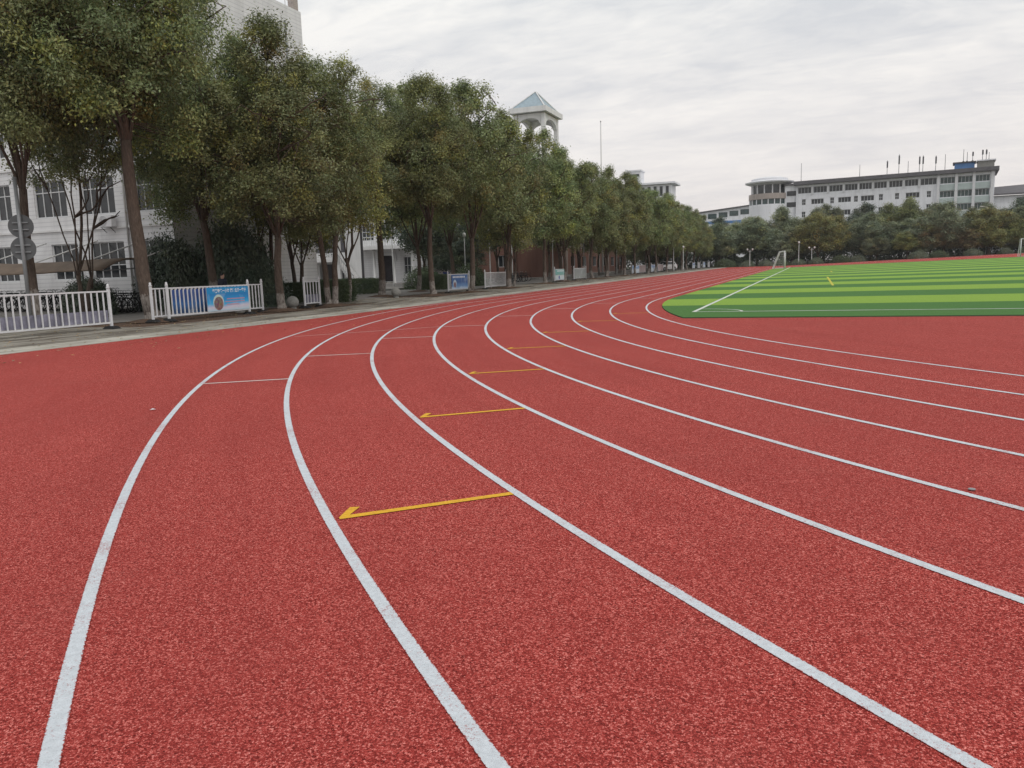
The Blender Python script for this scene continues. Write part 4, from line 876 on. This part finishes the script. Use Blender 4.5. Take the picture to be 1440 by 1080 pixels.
def ban_snow(o, L):
    b = sheet_part(o, 'banner', .45, L-.35, .22, 1.16, M['ban2'], -.045); text_part(b, '全民健身 快乐运动', .45+(L-.8)/2, 1.02, .17, M['ink_w'], -.052, (L-.8)*.82, .004) if False else None
    m = MB(); q = random.Random(9); xx = .65
    for k in range(9): m.add([(xx, -.05, .95), (xx+.15, -.05, .95), (xx+.15, -.05, 1.07), (xx, -.05, 1.07)], [(0, 1, 2, 3)]); xx += .22
    m.build('blurred_title', M['ink_w'], b); disc(b, .95, .58, .26, flat('snow_disc', (.55, .62, .7)), -.049); disc(b, .95, .50, .18, M['photo'], -.053)
def ban_flat(k):
    def f(o, L): 
        b = sheet_part(o, 'banner', .08, L-.08, .22, 1.16, M[k], -.045)
        if k in ('ban3', 'ban4'):
            m = MB()
            for i in range(6): m.add([(L*.2+i*L*.1, -.049, .98), (L*.2+i*L*.1+L*.075, -.049, .98), (L*.2+i*L*.1+L*.075, -.049, 1.08), (L*.2+i*L*.1, -.049, 1.08)], [(0, 1, 2, 3)])
            m.build('blurred_title', M['ink_w'], b)
        if k == 'ban3': disc(b, L*.35, .45, .17, M['blue'], -.05)
    return f
railing(-51.4, -20.9, 5.2, 'long plain white barred railing before mossy-trunked tree', banner=violet, step=.215)
railing(-52.75, -12.65, 6.1, 'white railing half hidden behind the large blue banner', banner=ban_back)
railing(-52.45, -12.2, 4.4, 'white railing carrying the large blue lettered banner', banner=ban_main)
railing(-52.4, -4.0, 1.2, 'short white barred railing beside a stone ball', banner=violet)
railing(-52.9, 12.4, 3.4, 'white railing carrying blue snow-scene banner', banner=ban_snow)
railing(-52.8, 18.4, 4.3, 'plain white barred railing between two camphor trees', step=.2)
railing(-53.0, 35.6, 3.6, 'white railing carrying white and green banner', banner=ban_flat('ban3'))
railing(-53.2, 42.6, 4.6, 'white railing covered with grey mesh', banner=ban_flat('ban6'))
railing(-53.3, 70.5, 4.6, 'far white railing with white and blue panel next to pink panel', banner=ban_flat('ban4'), H=1.4)
railing(-53.6, 76.5, 4.6, 'far white railing with pinkish panel between two blue panels', banner=ban_flat('ban5'))
railing(-53.2, 83.5, 4.4, 'far white railing with white and blue panel past the pinkish panel', banner=ban_flat('ban4'))
railing(-53.4, 90, 4.6, 'far white railing with pinkish panel near the white car', banner=ban_flat('ban5'))
for i in range(4): railing(-52.0+.3*i, 118+i*5.4, 3.2, 'far white railing panel beyond the white car', banner=ban_flat('ban4') if i % 2 == 0 else None)

# ------------------------------------------------------------------ stone balls, bins, poles, signs
for x, y, r, lab in ((-52.2, -5.2, .27, 'grey stone ball between forked tree and short railing'), (-53.0, 5.6, .27, 'grey stone ball alone on the plaza edge'), (-53.5, -7.1, .34, 'grey stone ball half hidden by banner railing end')):
    o = thing('stone_ball', lab, 'bollard', (x, y, gz(x, y)+.004)); pr = [(r*math.sin(a)+.001, r*1.0-r*math.cos(a)+.05) for a in np.linspace(.35, math.pi-.01, 14)]
    MB().lathe(pr, n=22).build('ball', M['stone'], o, True); MB().lathe([(r*.62, 0), (r*.6, .06), (r*.45, .1)], n=18).build('base', M['stone'], o)
for i, (x, y, c, nm) in enumerate(((-70.25, 44.0, 'red', 'red'), (-69.6, 44.3, 'green', 'green'), (-68.5, 44.9, 'blue', 'blue'))):
    o = thing('wheelie_bin', '%s plastic wheelie bin standing by the plaza trees' % nm, 'bin', (x, y, gz(x, y)+.13), .45, 'recycling bins')
    MB().box((0, 0, .52), (.56, .6, .96), tx=1.15, ty=1.12).build('body', M[c], o, bevel=.03); MB().box((0, -.02, 1.05), (.68, .76, .09)).build('lid', M[c], o, bevel=.02)
    for s in (-.26, .26): MB().sweep([(s, .3+.1*math.cos(a), .1+.1*math.sin(a)) for a in np.linspace(0, 2*math.pi, 13)[:-1]], .03, 6, close=True).build('wheel', M['tyre'], o, True)
def lamp(x, y, h, label, head='globe', group='slim white lamp posts', zoff=0):
    o = thing('lamp_post', label, 'lamp post', (x, y, gz(x, y)+zoff), 0, group)
    MB().sweep([(0, 0, 0), (0, 0, .5), (0, 0, .52), (0, 0, h)], [.09, .085, .055, .04], 10).build('pole', M['pole'], o, True)
    if head == 'globe': MB().lathe([(.05, 0), (.16, .08), (.2, .22), (.15, .38), (.04, .44)], (0, 0, h), 12).build('lamp_head', M['lamp_w'], o, True)
    elif head == 'twin':
        m = MB(); m.sweep([(-.5, 0, h-.1), (-.25, 0, h-.35), (0, 0, h-.4), (.25, 0, h-.35), (.5, 0, h-.1)], .025, 6); m.build('arm', M['pole'], o, True)
        for s in (-.5, .5): MB().lathe([(.04, 0), (.17, .1), (.18, .25), (.08, .36)], (s, 0, h-.12), 10).build('lamp_head', M['lamp_w'], o, True)
    elif head == 'cross':
        MB().box((0, 0, h-.3), (.9, .06, .06)).build('arm', M['pole'], o); MB().box((0, 0, h+.1), (.3, .3, .35), tx=.7, ty=.7).build('lamp_head', M['lamp_w'], o)
    elif head == 'street':
        MB().sweep([(0, 0, h-.05), (-.3, -.1, h+.2), (-1.0, -.3, h+.3)], .04, 6).build('arm', M['pole'], o, True); MB().box((-1.1, -.33, h+.3), (.6, .22, .1), .3).build('lamp_head', M['lamp_w'], o)
    return o
lamp(-65.8, 28.3, 7.3, 'white lamp post with cross arm in front of arched entrance', 'cross'); lamp(-63.3, 38.5, 4.5, 'white lamp post behind blue snow-scene banner railing', 'globe', zoff=.13)
lamp(-54.2, 22.9, 4.2, 'white lamp post just behind the plain railing between camphors', 'cross'); lamp(-60.7, 45.0, 5.1, 'white lamp post near the brick wall window', 'globe'); lamp(-56.6, 46.4, 4.0, 'white lamp post behind the white and green banner railing', 'globe')
lamp(-55.8, 72.5, 4.2, 'white lamp post right of the tall flagpole', 'globe'); lamp(-56.4, 58, 4.2, 'white lamp post left of the tall flagpole', 'globe'); lamp(-51.6, 94, 4.0, 'white lamp post just left of the white car', 'globe'); lamp(-50.6, 97.5, 3.6, 'thin white post against the white car', 'globe')
lamp(-42.7, 133.4, 3.4, 'twin-headed lamp post among the clipped shrubs', 'twin'); lamp(-33.4, 133.6, 4.2, 'single white lamp post right of the goal in the shrub line', 'globe'); lamp(-31.0, 133.8, 3.2, 'lamp post with wide pale head in the shrub line', 'twin')
lamp(-2.6, 142, 8.4, 'tall street light in front of the office block, left of pair', 'street', 'street lights under office block'); lamp(0.2, 141, 8.8, 'tall street light in front of the office block, right of pair', 'street', 'street lights under office block'); lamp(6.5, 139.5, 3.2, 'short white lamp post left of the far goal', 'globe')
o = thing('flagpole', 'very tall thin grey flagpole rising above the tree row', 'flagpole', (-57.7, 72.1, gz(-57, 72)))
MB().sweep([(0, 0, 0), (0, 0, 8), (0, 0, 20.3)], [.13, .1, .06], 10).build('pole', M['pole'], o, True); MB().lathe([(.02, 0), (.11, .1), (.02, .2)], (0, 0, 20.3), 8).build('finial', M['grey'], o); MB().box((0, 0, .2), (.6, .6, .4)).build('plinth', M['stone'], o)
o = thing('sign_post', 'grey pole carrying two round sign discs seen from behind', 'sign', (-56.72, -14.31, 0), .6)
MB().tube((0, 0, 0), (0, 0, 5.2), .065, n=10).build('pole', M['grey'], o, True)
for z in (3.52, 2.74):
    d = MB().sweep([(0, .075, z), (0, .095, z)], [.41, .41], 28).build('disc', M['signback'], o)
    MB().box((0, .045, z+.12), (.5, .05, .04)).build('bracket', M['grey'], d); MB().box((0, .045, z-.12), (.5, .05, .04)).build('bracket', M['grey'], d)

# ------------------------------------------------------------------ goals
def goal(x, y, rz, W, label, H=2.44, D=1.6):
    o = thing('football_goal', label, 'goal', (x, y, gz(x, y)+.03), rz, 'football goals')
    for s in (-W/2, W/2): MB().tube((s, 0, 0), (s, 0, H), .06, n=10).build('post', M['white'], o, True)
    MB().tube((-W/2-.06, 0, H), (W/2+.06, 0, H), .06, n=10).build('crossbar', M['white'], o, True)
    for s in (-W/2, W/2): MB().sweep([(s, 0, H), (s, .7, H-.05), (s, D, .05), (s, 0, .05)], .032, 6).build('stay', M['white'], o, True)
    MB().tube((-W/2, D, .05), (W/2, D, .05), .03, n=6).build('ground_bar', M['white'], o, True)
    m = MB(); prof = [Vector((0, .7, H-.05)), Vector((0, D, .05))]
    for i in range(int(W/.24)+1): xx = -W/2+i*.24; m.sweep([(xx, .02, H), (xx, .7, H-.07), (xx, 1.2, 1.1), (xx, D, .06)], .004, 3, cap=False)
    for z in np.linspace(.1, H-.1, 11): t_ = (H-.05-z)/(H-.1); m.tube((-W/2, .7+(D-.7)*t_, z), (W/2, .7+(D-.7)*t_, z), .004, n=3)
    for s in (-W/2, W/2):
        for z in np.linspace(.2, H-.2, 9): t_ = (H-.05-z)/(H-.1); m.tube((s, 0, z), (s, .7+(D-.7)*t_, z), .004, n=3)
        for q in np.linspace(.2, 1.4, 7): m.tube((s, q, .05), (s, q, H-.05 if q < .7 else (H-.1)*(D-q)/(D-.7)), .004, n=3)
    m.build('net', M['net'], o); return o
goal(-34.5, 86.4, math.pi/2, 5.0, 'white football goal seen side-on on the touchline')
goal(0, 94.7, 0, 7.32, 'white football goal at the middle of the far goal line')

# ------------------------------------------------------------------ white car
def car(x, y, rz, label):
    o = thing('parked_car', label, 'car', (x, y, gz(x, y)), rz)     # local -Y is the front
    secs = [(-2.2, .45, .78, .80), (-2.05, .32, .92, .88), (-1.2, .28, 1.02, .92), (-.9, .28, 1.06, .92), (1.2, .28, 1.08, .92), (2.0, .32, 1.06, .9), (2.2, .42, .98, .82)]
    V = []; Fc = []
    for yy, zb, zt, hw_ in secs: V += [(-hw_*.93, yy, zb), (-hw_, yy, (zb+zt)/2), (-hw_*.95, yy, zt), (hw_*.95, yy, zt), (hw_, yy, (zb+zt)/2), (hw_*.93, yy, zb)]
    for i in range(len(secs)-1):
        for k in range(6): l = (k+1) % 6; Fc.append((i*6+k, (i+1)*6+k, (i+1)*6+l, i*6+l))
    Fc += [tuple(range(6)), tuple(range(len(secs)*6-1, len(secs)*6-7, -1))]
    MB().add(V, Fc).build('body', M['carpaint'], o, bevel=.04, smooth=False)
    c = [(-.95, 1.02, .80), (-.35, 1.58, .66), (.6, 1.66, .68), (1.55, 1.60, .66), (2.0, 1.05, .78)]
    V = []
    for yy, z, w in c: V += [(-w, yy, z), (w, yy, z)]
    for yy, z, w in c: V += [(-w-.1, yy, 1.0), (w+.1, yy, 1.0)]
    Fc = [(2*i, 2*i+1, 2*i+3, 2*i+2) for i in range(4)]+[(2*i, 2*i+2, 12+2*i, 10+2*i) for i in range(4)]+[(2*i+3, 2*i+1, 11+2*i, 13+2*i) for i in range(4)]
    cb = MB().add(V, Fc).build('cabin', M['carpaint'], o)
    MB().add([(-.72, -.93, 1.08), (.72, -.93, 1.08), (.6, -.42, 1.53), (-.6, -.42, 1.53)], [(0, 1, 2, 3)]).build('windscreen', M['glass'], cb)
    MB().add([(-.7, 2.0, 1.12), (.7, 2.0, 1.12), (.58, 1.63, 1.55), (-.58, 1.63, 1.55)], [(3, 2, 1, 0)]).build('rear_window', M['glass'], cb)
    for s in (-1, 1):
        MB().add([(s*.86, -.7, 1.1), (s*.86, 1.6, 1.1), (s*.71, 1.4, 1.52), (s*.71, -.3, 1.52)], [(0, 1, 2, 3)]).build('side_window', M['glass'], cb)
        MB().box((s*.62, -2.16, .78), (.36, .1, .15)).build('headlight', M['lamp_w'], o, bevel=.02); MB().box((s*.68, 2.14, .86), (.3, .1, .2)).build('tail_light', M['lamp_r'], o); MB().box((s*1.0, -.75, 1.08), (.2, .12, .14)).build('mirror', M['carpaint'], o, bevel=.02)
        for yy in (-1.4, 1.35):
            w = MB().lathe([(.2, -.11), (.33, -.1), (.34, 0), (.33, .1), (.2, .11)], n=20).build('wheel', M['tyre'], o, True); w.rotation_euler = (0, math.pi/2, 0); w.location = (s*.82, yy, .34)
            MB().lathe([(.19, -.115), (.19, .115)], n=14).build('rim', M['grey'], w)
    MB().box((0, -2.19, .62), (.9, .06, .2)).build('grille', M['black'], o); MB().box((0, -2.22, .5), (.44, .03, .13)).build('number_plate', M['bluetin'], o)
car(-54.6, 104, -.5, 'white hatchback car parked at the far end of the path')

# ------------------------------------------------------------------ person behind the railing
pe = thing('person', 'person in dark navy jacket standing behind the large blue banner', 'person', (-55.0, -6.3, 0), 2.9)
def skinned(name, verts, edges, radii, mat, parent, root=0):
    me = bpy.data.meshes.new(name); me.from_pydata(verts, edges, []); ob = inst(name, me, parent); me.materials.append(mat)
    ob.modifiers.new('skin', 'SKIN'); me.skin_vertices or None
    for v, r in zip(me.skin_vertices[0].data, radii): v.radius = (r, r) if isinstance(r, float) else r
    me.skin_vertices[0].data[root].use_root = True
    s = ob.modifiers.new('sub', 'SUBSURF'); s.levels = 2; s.render_levels = 2
    return ob
M['navy'] = surf('navy_cloth', (.018, .02, .035), .85, .25, 8); M['trouser'] = surf('grey_trousers', (.05, .05, .055), .85, .2, 8); M['skin'] = surf('skin', (.42, .26, .2), .55, .06, 6); M['hair'] = surf('black_hair', (.012, .011, .011), .5, .2, 20)
V = [(0, 0, .92), (0, .01, 1.12), (0, .02, 1.34), (0, .01, 1.46), (.19, .01, 1.42), (.25, .03, 1.16), (.24, -.04, .93), (-.19, .01, 1.42), (-.25, .03, 1.16), (-.24, -.06, .93), (.10, 0, .86), (.11, -.02, .48), (.11, .02, .09), (-.10, 0, .86), (-.11, .04, .48), (-.11, .10, .09)]
E_ = [(0, 1), (1, 2), (2, 3), (2, 4), (4, 5), (5, 6), (2, 7), (7, 8), (8, 9), (0, 10), (10, 11), (11, 12), (0, 13), (13, 14), (14, 15)]
skinned('body', V, E_, [(.17, .12), (.165, .12), (.18, .125), .075, .085, .06, .045, .085, .06, .045, .1, .07, .055, .1, .07, .055], M['navy'], pe)
skinned('head', [(0, .02, 1.44), (0, 0, 1.54), (0, -.01, 1.62), (0, .0, 1.71)], [(0, 1), (1, 2), (2, 3)], [.055, .075, .092, .07], M['skin'], pe)
skinned('hair', [(0, .035, 1.60), (0, .03, 1.68), (0, .005, 1.735)], [(0, 1), (1, 2)], [.085, .09, .07], M['hair'], pe)
for s, y in ((.24, -.05), (-.24, -.07)):
    for k in range(5): skinned('finger', [(s+(k-2)*.012, y, .91), (s+(k-2)*.014, y-.02, .86), (s+(k-2)*.012, y-.035, .82-(.015 if k in (1, 2, 3) else 0))], [(0, 1), (1, 2)], [.012, .01, .008], M['skin'], pe)
for x, y in ((.11, .0), (-.11, .08)): MB().box((x, y-.04, .045), (.1, .27, .09), ty=.8, tx=.8).build('shoe', M['dark'], pe, bevel=.025)

# ------------------------------------------------------------------ litter
LIT = [(-37.65, -27.73, .004), (-29.68, -29.04, .006)]
o = MB().add([(-.03, -.02, .004), (.03, -.015, .012), (.028, .02, .006), (-.025, .022, .016)], [(0, 1, 2, 3)]).build('paper_scrap', M['white']); o.location = LIT[0]; tag(o, 'tiny white paper scrap on the red track outside the outer line', 'litter')
o = MB().lathe([(.022, .001), (.022, .005), (.018, .007), (.002, .007)], n=14).build('metal_cap', M['grey']); o.location = LIT[1]; tag(o, 'small grey metal cap set in the track against a lane line', 'cap')

# fallen leaves scattered on the paving and the outer edge of the track
nf = 3200; fx = np.concatenate([rs.uniform(-54.4, -47, 2700), -46.8+np.abs(rs.normal(size=500))*1.6]); fy = rs.uniform(-26, 60, nf)
fl = leafmesh('fallen_leaves', np.stack([fx, fy, np.array([gz(a, b)+.022 for a, b in zip(fx, fy)])], 1), rs.normal(size=(nf, 3))*.12+np.array([0, 0, 1]), TINTS[rs.choice(7, nf)]*rs.uniform(.6, 1.6, (nf, 1)), .09, .045, M['leaf5'])
tag(inst('fallen_leaves', fl), 'dry fallen leaves scattered on the paving beside the track', 'leaves', kind='stuff')

# ------------------------------------------------------------------ thin air haze over the whole place
hm = bpy.data.materials.new('thin_haze'); hm.use_nodes = True; hn = hm.node_tree.nodes; hn.clear()
ho = hn.new('ShaderNodeOutputMaterial'); hv = hn.new('ShaderNodeVolumePrincipled'); hv.inputs['Density'].default_value = .00022; hv.inputs['Color'].default_value = (.93, .94, .96, 1); hv.inputs['Anisotropy'].default_value = .0
hm.node_tree.links.new(hv.outputs[0], ho.inputs['Volume'])
hz_ = MB().box((0, 1600, 14.5), (6400, 5200, 33)).build('haze', hm); tag(hz_, 'thin pale haze in the air', 'haze', kind='stuff')
